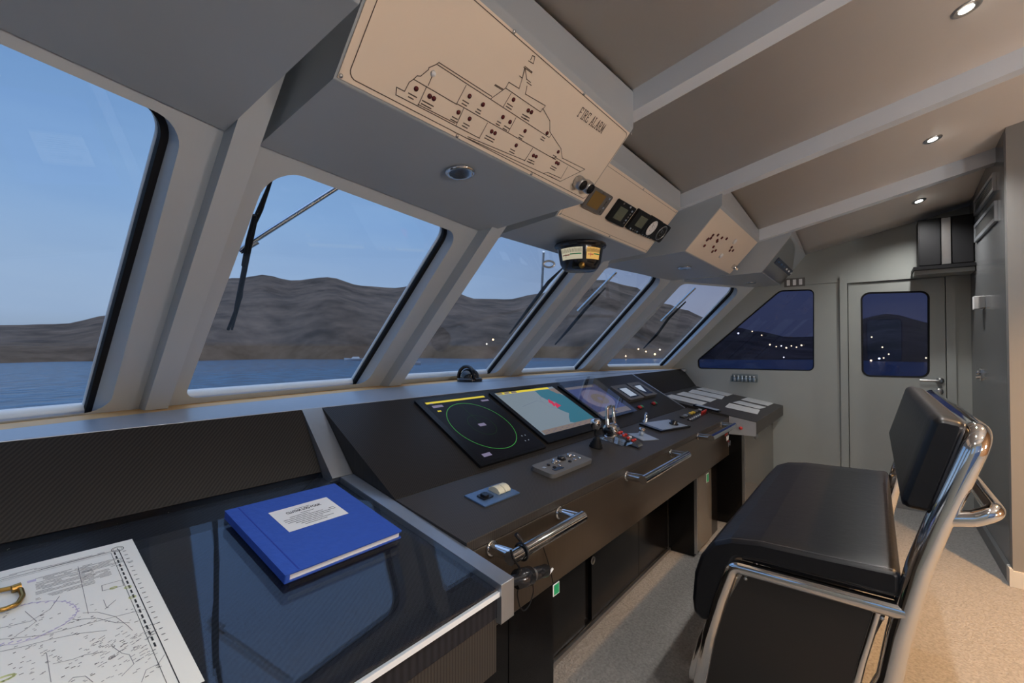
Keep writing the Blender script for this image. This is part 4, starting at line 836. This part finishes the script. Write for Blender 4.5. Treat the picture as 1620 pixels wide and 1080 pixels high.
# switch plate on the wall below that housing
q = FX.px(1257, 443, .001); f = FX.sub(q[0], q[1], .0005, -.0)
t = thing('wall_switch_plate', f.p(0, 0, 0), 'grey wall plate with three white rockers under the far housing', 'switch')
t.location.z -= .022; slab('plate', f, rr(-.085, .085, -.040, .040, .004), 0, .008, 'gplast', t, bevel=.002)
for k in (-1, 0, 1): slab('rocker', f, rr(k * .05 - .013, k * .05 + .013, -.027, .027, .003), .0082, .014, 'white', t)
# ---- overhead magnetic compass
P = onZ(918, 383, 1.945); P.z = 1.90
t = thing('magnetic_compass', (P.x, P.y, 1.72), 'black overhead compass with lit card windows hanging below the middle housing', 'compass')
yy, xx = P.y, P.x
mb = MB(); lathe(mb, (xx, yy, 1.945), (0, 0, -1), [(0, 0), (.13, 0), (.142, .004), (.145, .012), (.142, .020), (.128, .024), (.126, .030)], 40); mb.obj('flange', 'gblack', t)
mb = MB(); lathe(mb, (xx, yy, 1.9145), (0, 0, -1), [(.126, 0), (.112, .082), (.096, .108), (.085, .118), (0, .119)], 40); mb.obj('bowl', 'gblack', t)
def cardw(a0, a1, m, nm):
    base = math.atan2(0 - yy, 0 - xx); mb = MB(); n = 14; ra, rb = .1245, .1140
    vs = []
    for k in range(n + 1):
        an = base + a0 + (a1 - a0) * k / n
        for z, r in ((1.905, ra + .001), (1.843, rb + .001)): vs.append((xx + r * math.cos(an), yy + r * math.sin(an), z))
    mb.add(vs, [[2 * k, 2 * k + 1, 2 * k + 3, 2 * k + 2] for k in range(n)], 0, True)
    for k in range(1, 22):
        an = base + a0 + (a1 - a0) * k / 22; z0 = 1.897 if k % 5 else 1.901; p = []
        for da in (-.008, .008): p += [(xx + (ra + .0014) * math.cos(an + da), yy + (ra + .0014) * math.sin(an + da), z0), (xx + (ra - .0020) * math.cos(an + da), yy + (ra - .0020) * math.sin(an + da), 1.879)]
        mb.add(p, [[0, 1, 3, 2]], 1)
    m1 = base + a0 + (a1 - a0) * .08; m2 = base + a0 + (a1 - a0) * .45; m3 = base + a0 + (a1 - a0) * .95
    def band(s, e, z0, z1, mi):
        v = []
        for k in range(9):
            an = s + (e - s) * k / 8
            for z in (z0, z1): r = ra - (1.905 - z) * .17 + .0026; v.append((xx + r * math.cos(an), yy + r * math.sin(an), z))
        mb.add(v, [[2 * k, 2 * k + 1, 2 * k + 3, 2 * k + 2] for k in range(8)], mi)
    band(m1, m2, 1.869, 1.864, 2); band(m2 + .02, m3, 1.873, 1.867, 3); mm = (m1 + m2) / 2; band(mm - .01, mm + .01, 1.876, 1.854, 2)
    mb.obj(nm, [m, 'printk', 'red', 'green'], t)
cardw(-.98, .10, 'scale', 'card_window'); cardw(.28, 1.02, 'scaleo', 'card_window')
mb = MB(); Q = V3((xx, yy, 1.800)) + V3((-.080, -.055, .012)); lathe(mb, Q + V3((.02, .012, .01)), (-.8, -.5, -.35), [(0, 0), (.012, 0), (.012, .03), (.016, .032), (.016, .05), (0, .05)], 14); mb.obj('knob', 'brass', t)
mb = MB(); Q = onY(867, 414, yy); tube(mb, [Q + RT * .028 * math.cos(k * PI / 10) + V3((0, 0, .016 * math.sin(k * PI / 10))) + RT * .004 for k in range(20)], .005, 8, closed=True); mb.obj('lamp_ring', 'steel', t)
t.location.z -= .012
# ================================================================ far corner: loudspeaker, shelf, vents, fittings
xs = 4.86; a = onX(1455, 352, xs); b = onX(1547, 418, xs)
y0, y1 = YW + .004, -.288; z0, z1 = 1.995, 2.372
t = thing('loudspeaker', (4.95, (y0 + y1) / 2, z0), 'black loudspeaker with silver strip on the shelf above the door', 'loudspeaker')
f = Fr((xs, y1, z0), (0, -1, 0), (0, 0, 1)); w_ = y1 - y0
mb = MB(); prism(mb, f, rr(.0, w_, 0, z1 - z0, .004), -.19, 0); mb.obj('cabinet', 'mblack', t, bevel=.006)
mb = MB(); prism(mb, f, rr(.006, w_ * .40, .012, z1 - z0 - .012, .01), .0005, .014); mb.obj('grille', 'black', t, bevel=.004)
mb = MB(); prism(mb, f, rr(w_ * .43, w_ * .59, .01, z1 - z0 - .008), .0005, .018); mb.obj('silver_strip', 'steel', t, bevel=.006)
mb = MB(); prism(mb, f, rr(w_ * .62, w_ - .006, .012, z1 - z0 - .012, .01), .0005, .012); mb.obj('grille', 'black', t, bevel=.004)
t = thing('speaker_shelf', (4.95, -.45, 1.966), 'black wall shelf carrying the loudspeaker', 'shelf')
mb = MB(); bx(mb, 4.80, XR - .024, YW + .002, -.252, 1.969, 1.994); mb.obj('board', 'mblack', t, bevel=.003)
mb = MB(); bx(mb, 4.84, XR - .024, YW + .002, -.26, 1.935, 1.9685); mb.obj('apron', 'wallg', t)
VF = Fr((5.0, YW, 0), (-1, 0, 0), (0, 0, 1))      # dark wall: a = 5-X, n = +Y into the passage
VF = Fr((5.0, YW, 0), (1, 0, 0), (0, 0, 1)); VF.n = -VF.n
def vent(lb, x0, x1, z0, z1, nsl):
    t = thing('air_vent', ((x0 + x1) / 2, YW, z0), lb, 'vent', 'air vents on the dark wall'); a0, a1 = x0 - 5, x1 - 5; w = .022
    mb = MB()
    for q in (rr(a0, a1, z1 - w, z1), rr(a0, a1, z0, z0 + w), rr(a0, a0 + w, z0 + w, z1 - w), rr(a1 - w, a1, z0 + w, z1 - w)): prism(mb, VF, q, .0005, .016)
    mb.obj('frame', 'alu', t); slab('backing', VF, rr(a0 + w, a1 - w, z0 + w, z1 - w), .0005, .002, 'black' if nsl < 8 else 'gplast', t)
    mb = MB()
    for k in range(nsl):
        z = z0 + w + (z1 - z0 - 2 * w) * (k + .5) / nsl; hh = (z1 - z0 - 2 * w) / nsl * .3; prism(mb, VF, rr(a0 + w, a1 - w, z - hh, z + hh), .003, .010)
    mb.obj('slats', 'steel', t)
vent('upper louvred air vent high on the dark wall', 4.07, 4.77, 2.33, 2.445, 5); vent('lower fine grille air vent on the dark wall, level with the loudspeaker', 4.04, 4.77, 2.135, 2.262, 12)
P = onY(1543, 479, YW + .04); t = thing('door_catch', (P.x, YW, P.z), 'white square catch sticking out of the dark wall beside the door', 'catch')
f = VF.sub(P.x - 5, P.z); f.n = VF.n; mb = MB(); prism(mb, f, rr(-.035, .035, -.045, .045, .004), .0005, .05); mb.obj('body', 'white', t, bevel=.003); mb = MB(); prism(mb, f, rr(-.075, -.036, -.04, .04, .003), .0005, .03); mb.obj('hinge_plate', 'steel', t)
P = onY(1547, 592, YW + .02); t = thing('wall_latch', (P.x, YW, P.z), 'small chrome latch lower on the dark wall', 'latch')
f = VF.sub(P.x - 5, P.z); f.n = VF.n; mb = MB(); prism(mb, f, rr(-.028, .028, -.045, .045, .012), .0005, .008); mb.obj('plate', 'chrome', t, bevel=.002); mb = MB(); lathe(mb, f.p(0, .012, .0082), VF.n, [(0, 0), (.018, 0), (.016, .02), (0, .022)], 16); tube(mb, [f.p(0, -.02, .0082), f.p(0, -.024, .03)], .01, 10); mb.obj('knob', 'chrome', t)
# clear rack on the far wall
A = FX.px(1158, 601); B = FX.px(1199, 597); z = (A[1] + B[1]) / 2; a0, a1 = A[0], B[0]
t = thing('acrylic_rack', FX.p((a0 + a1) / 2, z - .02, 0), 'clear acrylic holder with small bottles on the far wall below the window', 'rack')
mb = MB(); prism(mb, FX, rr(a0, a1, z - .03, z - .024), .0005, .06); prism(mb, FX, rr(a0, a1, z - .024, z + .03), .057, .06); prism(mb, FX, rr(a0, a1, z - .024, z + .05), .0005, .0035); mb.obj('tray', 'acr', t)
for k in range(6):
    x = a0 + .03 + (a1 - a0 - .06) * k / 5; o = thing('small_bottle', FX.p(x, z - .024, .03), 'small clear capped bottle standing in the acrylic wall holder', 'bottle', 'bottles in the acrylic wall holder')
    mb = MB(); lathe(mb, FX.p(x, z - .0235, .03), g, [(0, 0), (.012, 0), (.013, .03), (.006, .038), (.006, .042), (0, .042)], 12); mb.obj('body', 'lplate', o); mb = MB(); lathe(mb, FX.p(x, z + .019, .03), g, [(0, 0), (.008, 0), (.008, .012), (0, .013)], 10); mb.obj('cap', 'white', o)
# ================================================================ helm bench
XA, XB = 1.69, 3.04
def pz(x, y, X=XA): P = onX(x, y, X); return (P.y, P.z)
hb = thing('helm_bench', ((XA + XB) / 2, .2, 0), 'wide black leather helm bench on polished chrome tube frame', 'bench')
seat = [(-.055, .722), (.13, .716), (.30, .713), (.39, .700), (.445, .675), (.490, .615), (.512, .545), (.520, .45), (.515, .405), (.490, .386), (.455, .392), (.432, .45), (.405, .56), (.375, .637), (.30, .642), (-.055, .642)]
seat = roundpoly(seat, .02, 3)
cy_, cz_ = .2, .66
st = [(0, .014), (.004, .0075), (.011, .003), (.025, 0), (.12, 0), (.65, 0), (1.23, 0), (1.325, 0), (1.339, .003), (1.346, .0075), (1.35, .014)]
YZF = lambda x: Fr((x, 0, 0), (0, 1, 0), (0, 0, 1))
def caps(mb, r0, r1):
    for r in (r0, r1): holed(mb, YZF(r[0].x), [(v.y, v.z) for v in r], [])
mb = MB(); n = len(seat); rows = []
for dx, ins in st:
    rows.append([V3((XA + dx, p[0], p[1])) for p in (shrink(seat, ins) if ins else seat)])
vs = [v for r in rows for v in r]
mb.add(vs, [[i * n + j, i * n + (j + 1) % n, (i + 1) * n + (j + 1) % n, (i + 1) * n + j] for i in range(len(rows) - 1) for j in range(n)], 0, True); caps(mb, rows[0], rows[-1])
sc_ = mb.obj('seat_cushion', 'leather', hb)
mb = MB(); k0 = [V3((XA + .014, p[0], p[1])) for p in shrink(seat, .004)]
tube(mb, k0, .0035, 6, closed=True); lpm = mat('leather_piping', (.03, .03, .034), .35); mb.obj('piping', lpm, sc_); mb = MB(); tube(mb, [v + V3((XB - XA - .028, 0, 0)) for v in k0], .0035, 6, closed=True); mb.obj('piping', lpm, sc_)
# backrest cushion
bt0 = (-.128, 1.166); bb0 = (-.050, .900); bb1 = (-.122, .896); bt1 = (-.197, 1.152)
back = roundpoly([bb0, bt0, bt1, bb1], [.022, .025, .02, .018], 5)
mb = MB(); n = len(back); rows = [[V3((XA + dx * 1.33 / 1.35 + .005, p[0], p[1])) for p in (shrink(back, ins) if ins else back)] for dx, ins in st]; vs = [v for r in rows for v in r]
mb.add(vs, [[i * n + j, i * n + (j + 1) % n, (i + 1) * n + (j + 1) % n, (i + 1) * n + j] for i in range(len(rows) - 1) for j in range(n)], 0, True); caps(mb, rows[0], rows[-1])
bc = mb.obj('backrest_cushion', 'leather', hb)
# piping runs around the front face and the back face of the cushion
def rnd4(y0z0, y1z1, xa, xb, r):
    a = V3((xa, *y0z0)); b = V3((xa, *y1z1)); c = V3((xb, *y1z1)); d = V3((xb, *y0z0)); return [fillet([d, a, b], r, 6), fillet([a, b, c], r, 6), fillet([b, c, d], r, 6), fillet([c, d, a], r, 6)]
def loop4(p0, p1, xa, xb, r):
    P_ = [V3((xa, *p0)), V3((xa, *p1)), V3((xb, *p1)), V3((xb, *p0))]; return fillet(P_, r, 6, True)
mb = MB(); tube(mb, loop4((-.064, .906), (-.136, 1.152), XA + .012, XB - .012, .03), .0045, 8, closed=True); mb.obj('piping', lpm, bc); mb = MB(); tube(mb, loop4((-.118, .903), (-.190, 1.146), XA + .010, XB - .012, .03), .004, 8, closed=True); mb.obj('piping', lpm, bc)
# chrome frames
RB = .030; RR_ = .0235
rear = [(.085, .03), (.035, .22), (-.013, .395), (-.045, .532), (-.077, .640), (-.112, .752), (-.155, .882), (-.205, 1.03), (-.236, 1.120)]
rear = [(.10, .03), (.055, .2)] + [pz(*p) for p in ((1407, 1080), (1422, 1010), (1437, 960), (1455, 900), (1485, 830), (1524, 750), (1552, 690))]
mb = MB(); pts = [V3((XA + .02, *p)) for p in rear] + [V3((XB - .02, *p)) for p in rear[::-1]]
k = len(rear); pth = pts[:k - 1] + fillet([pts[k - 2], pts[k - 1], pts[k], pts[k + 1]], .06, 8)[1:-1] + pts[k + 1:]
tube(mb, pth, RB, 20); mb.obj('back_frame', 'chrome', hb)
mb = MB(); ga = (-.150, .897); gb = (-.245, .925)
pth = fillet([V3((XA + .02, -.150, .888)), V3((XA + .02, -.205, .900)), V3((XA + .02, *gb)), V3((XB - .02, *gb)), V3((XB - .02, -.205, .900)), V3((XB - .02, -.150, .888))], .05, 8)
tube(mb, pth, .021, 18); mb.obj('grab_rail', 'chrome', hb)
for xx_, sgn in ((XA + .012, 1), (XB - .012, -1)):
    mb = MB(); pth = fillet([V3((xx_, -.062, .607)), V3((xx_, .384, .607)), V3((xx_, .425, .482)), V3((xx_, .462, .339)), V3((xx_, .492, .172)), V3((xx_, .510, .025))], .03, 5); tube(mb, pth, RR_, 18); mb.obj('side_frame', 'chrome', hb)
    mb = MB(); pth = [V3((xx_ + sgn * .004, -.040, .60)), V3((xx_ + sgn * .004, .0, .43)), V3((xx_ + sgn * .004, .045, .2)), V3((xx_ + sgn * .004, .075, .03))]; pth = [p + V3((0, .035, 0)) for p in pth]; tube(mb, pth, .012, 12); mb.obj('inner_upright', 'chrome', hb)
    mb = MB(); poly = [(.355, .585), (-.02, .585), (.035, .43), (.08, .2), (.11, .04), (.485, .04), (.47, .172), (.44, .339), (.40, .482)]; xprism(mb, poly, xx_ - .003, xx_ + .003); mb.obj('side_panel', mat('black_laminate', (.018, .016, .015), .28), hb)
    for yy_, zz_ in ((.375, .571), (.345, .575), (-.012, .573)):
        mb = MB(); lathe(mb, (xx_ - sgn * .0035, yy_, zz_), (-sgn, 0, 0), [(0, 0), (.006, 0), (.005, .003), (0, .004)], 10); mb.obj('bolt', 'steel', hb)
    mb = MB(); bx(mb, xx_ - .03, xx_ + .03, .03, .54, .0005, .025); mb.obj('foot_rail', 'chrome', hb, bevel=.006)
mb = MB(); pth = fillet([V3((XA + .03, .430, .43)), V3((XA + .03, .452, .390)), V3((XA + .03, .488, .300)), V3((XA + .03, .525, .155)), V3((XA + .10, .535, .12)), V3((XB - .10, .535, .12)), V3((XB - .03, .525, .155)), V3((XB - .03, .488, .300)), V3((XB - .03, .452, .390)), V3((XB - .03, .430, .43))], .05, 6); tube(mb, pth, .019, 14); mb.obj('footrest', 'chrome', hb)
mb = MB(); bx(mb, XA + .03, XB - .03, -.04, .36, .627, .6415); mb.obj('seat_board', 'mblack', hb)
# ================================================================ outside: wipers, sea, hills, lights, boats
def at_pane(i, x, y, c): f = PF[i]; a, b = f.px(x, y, c); return f.p(a, b, c)
wl = ['wiper with long bright arm outside the second window', 'wiper hanging beside the compass outside the middle window', 'wiper outside the fourth window from the left', 'wiper outside the window nearest the side wall']
def wiper(i, lb, arm, blade, r1=.011, c=-.12, armr=.011):
    t = thing('window_wiper', at_pane(i, *blade[len(blade) // 2], c), lb, 'wiper', 'wipers outside the windscreen')
    mb = MB()
    for seg in arm: tube(mb, [at_pane(i, *p, c) for p in seg], armr, 10)
    mb.obj('arm', 'chrome', t)
    mb = MB(); tube(mb, [at_pane(i, *p, c + .012) for p in blade], [r1 * (1 if 0 < k < len(blade) - 1 else .45) for k in range(len(blade))], 8); mb.obj('blade', 'black', t)
    return t
wiper(1, wl[0], [[(378, 396), (545, 289)], [(380, 398), (408, 382)]], [(431, 280), (412, 330), (402, 352), (392, 400), (376, 480), (367, 521)], .010, -.12, .009)
P1 = [at_pane(1, 388, 400, -.108), at_pane(1, 381, 470, -.108), at_pane(1, 361, 521, -.108)]
mb = MB(); tube(mb, P1, .006, 8); tube(mb, [at_pane(1, 403, 340, -.1), at_pane(1, 392, 380, -.1), at_pane(1, 385, 420, -.1)], .007, 8); o_ = mb.obj('blade', 'black', bpy.data.objects['window_wiper'])
wiper(2, wl[1], [[(860, 398), (857, 460)]], [(890, 424), (868, 446), (838, 486), (806, 528)], .013, -.10, .008)
wiper(3, wl[2], [[(975, 430), (914, 492)]], [(958, 455), (925, 490), (900, 520), (878, 545)], .014, -.12, .012)
wiper(4, wl[3], [[(1100, 455), (1046, 508)]], [(1085, 477), (1058, 503), (1040, 528), (1018, 551)], .014, -.12, .012)
mb = MB(); P = at_pane(0, 150, 632, -.35); tube(mb, [P + V3((0, 0, -.03)), P + V3((0, 0, .045))], .008, 8); tube(mb, [P + V3((.025, 0, -.03)), P + V3((.025, 0, .045))], .008, 8); tube(mb, [P + V3((0, 0, .045)), P + V3((.025, 0, .045))], .006, 8)
tag(mb.obj('deck_cleat', 'steel'), 'small steel post on the foredeck outside the nearest window', 'post')
# foredeck under the windscreen
mb = MB(); mb.add([(-3, 2.3, .93), (9, 2.3, .93), (9, 5.2, .80), (2.3, 6.8, .78), (-3, 5.2, .80), (-3, 2.3, .6), (9, 2.3, .6), (9, 5.2, .5), (2.3, 6.8, .5), (-3, 5.2, .5)], [[0, 1, 2, 3, 4], [5, 6, 7, 8, 9], [0, 1, 6, 5], [1, 2, 7, 6], [2, 3, 8, 7], [3, 4, 9, 8], [4, 0, 5, 9]])
mb.struct('trim_30', mat('grey_deck', (.25, .26, .27), .6))
SEA = -4.6
sea = mat('sea_water', (.02, .12, .24), .25, spec=.5); nt = sea.node_tree; b_ = nt.nodes['Principled BSDF']
tc = nt.nodes.new('ShaderNodeTexCoord'); mp = nt.nodes.new('ShaderNodeMapping'); mp.inputs['Scale'].default_value = (.5, .5, .5); wv = nt.nodes.new('ShaderNodeTexNoise'); wv.inputs['Scale'].default_value = .55; wv.inputs['Detail'].default_value = 6
bp = nt.nodes.new('ShaderNodeBump'); bp.inputs['Strength'].default_value = .8; bp.inputs['Distance'].default_value = 2.5
nt.links.new(tc.outputs['Object'], mp.inputs[0]); nt.links.new(mp.outputs[0], wv.inputs['Vector']); sr = nt.nodes.new('ShaderNodeValToRGB'); sr.color_ramp.elements[0].position = .38; sr.color_ramp.elements[0].color = (.006, .042, .10, 1); sr.color_ramp.elements[1].position = .64; sr.color_ramp.elements[1].color = (.035, .14, .26, 1); nt.links.new(wv.outputs['Fac'], sr.inputs[0]); nt.links.new(sr.outputs[0], b_.inputs['Base Color']); nt.links.new(wv.outputs['Fac'], bp.inputs['Height']); nt.links.new(bp.outputs[0], b_.inputs['Normal'])
mb = MB(); n = 64; mb.add([(1800 * math.cos(2 * PI * k / n), 1800 * math.sin(2 * PI * k / n), SEA) for k in range(n)] + [(0, 0, SEA)], [[k, (k + 1) % n, n] for k in range(n)])
so = mb.struct('sea', sea, origin=(0, 0, SEA))
# hills: ridge heights read as (azimuth, elevation) round the bay
def azel(x, y): d = ray(x, y); return math.atan2(d.y, d.x), math.atan2(d.z, math.hypot(d.x, d.y))
rp = [(-120, 520), (-60, 512), (0, 507), (90, 505), (180, 488), (235, 470), (310, 445), (370, 425), (420, 417), (460, 428), (520, 425), (570, 440), (620, 441), (660, 436), (690, 440), (720, 452), (750, 463), (800, 463), (850, 452), (900, 436), (950, 430), (1000, 440), (1050, 468), (1085, 481), (1118, 497), (1160, 512), (1200, 520), (1250, 530), (1290, 530), (1330, 510), (1380, 492), (1410, 487), (1440, 497), (1480, 507), (1560, 515)]
AZ = sorted(azel(*p) for p in rp)
def ridge(az):
    if az <= AZ[0][0]: return AZ[0][1]
    if az >= AZ[-1][0]: return AZ[-1][1]
    for (a, e), (a2, e2) in zip(AZ, AZ[1:]):
        if a <= az <= a2: u = (az - a) / (a2 - a); u = u * u * (3 - 2 * u); return e + (e2 - e) * u
from mathutils import noise as NZ
mb = MB(); na, nr = 260, 36; R0, R1 = 275., 620.
vs = []
for i in range(na + 1):
    az = math.radians(-75) + math.radians(250) * i / na; e = ridge(az)
    for j in range(nr + 1):
        u = j / nr; r = R0 + (R1 - R0) * u + 10 * math.sin(az * 23); hr = (R1 * .8) * math.tan(e) + EYE - SEA
        s = min(1, u / .8); h = hr * (s ** .75) if u < .8 else hr * (1 - (u - .8) * 1.2)
        p = V3((r * math.cos(az), r * math.sin(az), 0)); nn = NZ.fractal(p * .012, 1, 2, 5) * 3.2 * min(1, u * 4) * (1 - .7 * (abs(u - .8) < .06))
        vs.append((p.x, p.y, SEA - .8 + h + nn * .8))
mb.add(vs, [[i * (nr + 1) + j, i * (nr + 1) + j + 1, (i + 1) * (nr + 1) + j + 1, (i + 1) * (nr + 1) + j] for i in range(na) for j in range(nr)], 0, True)
hill = mat('brown_scrub_hillside', (.095, .075, .065), .95, spec=.1); nt = hill.node_tree; b_ = nt.nodes['Principled BSDF']
tc = nt.nodes.new('ShaderNodeTexCoord'); nz = nt.nodes.new('ShaderNodeTexNoise'); nz.inputs['Scale'].default_value = .035; nz.inputs['Detail'].default_value = 8; nz.inputs['Roughness'].default_value = .65
rmp = nt.nodes.new('ShaderNodeValToRGB'); e = rmp.color_ramp.elements; e[0].position = .35; e[0].color = (.075, .052, .036, 1); e[1].position = .70; e[1].color = (.25, .17, .122, 1)
nt.links.new(tc.outputs['Object'], nz.inputs['Vector']); nt.links.new(nz.outputs['Fac'], rmp.inputs[0]); nt.links.new(rmp.outputs[0], b_.inputs['Base Color'])
mb.struct('hills', hill, origin=(0, 0, SEA))
# town lamps on the far shore
lampm = emis('warm_street_lamp', (1, .66, .30), 14.); lampw = emis('white_street_lamp', (1, .92, .8), 14.)
def shore(x, y, R): d = ray(x, y); h = math.hypot(d.x, d.y); return EYEP + d * (R / h)
lamps = [(1168, 527), (1190, 524), (1205, 530), (1218, 545), (1228, 548), (1236, 547), (1244, 550), (1252, 547), (1260, 549), (1268, 546), (1240, 565), (1112, 562), (1122, 552), (1379, 533), (1396, 549), (1391, 567), (1398, 566), (1406, 560), (1378, 570), (1465, 566), (770, 544), (780, 537), (1010, 552), (1022, 556), (1036, 560), (1044, 553), (990, 563), (1066, 560), (1075, 545)]
for k, (x, y) in enumerate(lamps):
    P = shore(x, y, 268.); t = MB(); r = .32 if k % 3 else .42
    lathe(t, P - V3((0, 0, r)), g, [(r * math.sin(q * PI / 8), r - r * math.cos(q * PI / 8)) for q in range(9)], 12)
    o = tag(t.obj('shore_lamp', lampw if k % 5 == 0 else lampm), 'small warm lamp shining on the far dark shore', 'lamp', 'town lamps along the far shore')
# two small white boats near the shore
def boat(x, y, R, Lb, lb):
    P = shore(x, y, R); P.z = SEA + .02; t = thing('boat', P, lb, 'boat', 'white boats moored below the hills'); az = math.atan2(P.y, P.x) + PI / 2; u = V3((math.cos(az), math.sin(az), 0)); v = V3((-u.y, u.x, 0))
    mb = MB(); ws = [(-.5, .16, 0, .11), (-.2, .2, 0, .11), (.2, .17, 0, .12), (.5, .01, .02, .15)]; vs = []
    for s, w, z0, z1 in ws: vs += [P + u * s * Lb - v * w * Lb * .7 + V3((0, 0, z0 * Lb)), P + u * s * Lb - v * w * Lb + V3((0, 0, z1 * Lb)), P + u * s * Lb + v * w * Lb + V3((0, 0, z1 * Lb)), P + u * s * Lb + v * w * Lb * .7 + V3((0, 0, z0 * Lb))]
    mb.add(vs, [[4 * i + j, 4 * i + (j + 1) % 4, 4 * i + 4 + (j + 1) % 4, 4 * i + 4 + j] for i in range(3) for j in range(4)] + [[0, 1, 2, 3], [12, 13, 14, 15]]); mb.obj('hull', 'white', t)
    mb = MB(); f = Fr(P + V3((0, 0, .112 * Lb)), u, v); prism(mb, f, rr(-.3 * Lb, .15 * Lb, -.12 * Lb, .12 * Lb), 0, .10 * Lb, top=rr(-.26 * Lb, .06 * Lb, -.09 * Lb, .09 * Lb)); mb.obj('cabin', 'white', t)
boat(560, 571, 235., 9., 'small white boat near the shore beyond the second window'); boat(648, 578, 170., 8., 'white boat seen between the second and middle windows')
# ================================================================ lights and world
def spot(name, loc, e, col, ang=2.0, blend=.6, size=.03, tgt=None):
    l = bpy.data.lights.new(name, 'SPOT'); l.energy = e; l.color = col; l.spot_size = ang; l.spot_blend = blend; l.shadow_soft_size = size
    o = bpy.data.objects.new(name, l); COL.objects.link(o); o.location = loc
    d = (V3(tgt) - V3(loc)) if tgt else V3((0, 0, -1)); o.rotation_euler = d.to_track_quat('-Z', 'Y').to_euler(); return o
LX = [0.0, 1.12, 2.35, 3.58, 4.62]
lab = {2: 'nearest lit ceiling spotlight, at the top edge of the view', 3: 'middle one of the three lit ceiling spotlights in view', 4: 'farthest lit ceiling spotlight, above the door and loudspeaker'}
for i, x in enumerate(LX):
    y = -.28; z = ceilz(x, y); n = V3((.0512 * (x - 2.31), .225, 1)).normalized() * -1
    if i in lab:
        t = thing('ceiling_spotlight', (x, y, z), lab[i], 'ceiling light', 'lit spotlights in the ceiling')
        mb = MB(); lathe(mb, V3((x, y, z)), n, [(.030, -.004), (.044, -.004), (.044, .004), (.038, .007), (.030, .004)], 28); mb.obj('trim_ring', 'steel', t)
        mb = MB(); lathe(mb, V3((x, y, z)), n, [(.0, -.002), (.030, -.002), (.027, .003), (.014, .006), (0, .006)], 24); mb.obj('lens', 'lens', t)
    spot('spot_lamp', V3((x, y, z)) + n * .015, SPOT_E, (1, .98, .95), 2.4, .8, .03)
for (x, y, e, a, c_) in AFT:
    spot('aft_light', (x, y, ceilz(x, y) - .02), e, c_, a, .8, .04)
for (x, y, z, e) in PTS:  # bare point lights added behind the view to brighten ceiling and faceplates
    l = bpy.data.lights.new('aft_fill', 'POINT'); l.energy = e; l.color = (1, .965, .925); l.shadow_soft_size = .12
    o = bpy.data.objects.new('aft_fill', l); COL.objects.link(o); o.location = (x, y, z)
w = bpy.data.worlds.new('dusk_sky'); S.world = w; w.use_nodes = True; nt = w.node_tree; nt.nodes.clear(); N = nt.nodes.new; Lk = nt.links.new
out = N('ShaderNodeOutputWorld'); bg = N('ShaderNodeBackground'); tc = N('ShaderNodeTexCoord'); sx = N('ShaderNodeSeparateXYZ')
Lk(tc.outputs['Generated'], sx.inputs[0])
def ramp(stops, src):
    r = N('ShaderNodeValToRGB'); e = r.color_ramp.elements
    while len(e) > 1: e.remove(e[-1])
    e[0].position = stops[0][0]; e[0].color = (*stops[0][1], 1)
    for p, c in stops[1:]:
        q = e.new(p); q.color = (*c, 1)
    Lk(src, r.inputs[0]); return r
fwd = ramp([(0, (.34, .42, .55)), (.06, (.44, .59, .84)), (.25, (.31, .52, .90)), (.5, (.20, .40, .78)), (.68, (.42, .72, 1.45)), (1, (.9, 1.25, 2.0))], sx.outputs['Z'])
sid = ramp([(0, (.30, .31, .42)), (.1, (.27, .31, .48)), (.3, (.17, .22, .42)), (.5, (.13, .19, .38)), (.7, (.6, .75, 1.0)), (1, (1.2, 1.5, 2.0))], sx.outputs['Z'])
dt_ = N('ShaderNodeVectorMath'); dt_.operation = 'DOT_PRODUCT'; dt_.inputs[1].default_value = (-.45, .89, 0); Lk(tc.outputs['Generated'], dt_.inputs[0])
mr = N('ShaderNodeMapRange'); mr.interpolation_type = 'SMOOTHSTEP'; mr.inputs['From Min'].default_value = -.35; mr.inputs['From Max'].default_value = .45; Lk(dt_.outputs['Value'], mr.inputs['Value'])
# soft clouds
nz = N('ShaderNodeTexNoise'); nz.inputs['Scale'].default_value = 2.2; nz.inputs['Detail'].default_value = 5; mp = N('ShaderNodeMapping'); mp.inputs['Scale'].default_value = (1, 1, 4)
Lk(tc.outputs['Generated'], mp.inputs[0]); Lk(mp.outputs[0], nz.inputs['Vector'])
cr = ramp([(.35, (.93, .94, .97)), (.7, (1.12, 1.08, 1.03))], nz.outputs['Fac'])
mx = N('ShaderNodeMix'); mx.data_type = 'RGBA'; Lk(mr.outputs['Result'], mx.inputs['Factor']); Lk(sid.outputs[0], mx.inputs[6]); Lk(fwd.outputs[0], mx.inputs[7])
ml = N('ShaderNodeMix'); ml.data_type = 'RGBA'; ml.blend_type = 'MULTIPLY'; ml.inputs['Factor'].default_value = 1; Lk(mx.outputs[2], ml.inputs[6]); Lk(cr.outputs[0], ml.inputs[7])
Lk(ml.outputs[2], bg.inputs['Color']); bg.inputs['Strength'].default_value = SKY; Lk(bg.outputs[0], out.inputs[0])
S.view_settings.view_transform = 'Standard'; S.view_settings.look = 'None'; S.view_settings.gamma = 1; S.view_settings.use_curve_mapping = False
S.view_settings.exposure = EXPO
S.cycles.use_denoising = True; S.cycles.max_bounces = 10; S.cycles.transparent_max_bounces = 16; S.cycles.sample_clamp_indirect = 6; S.cycles.caustics_reflective = False
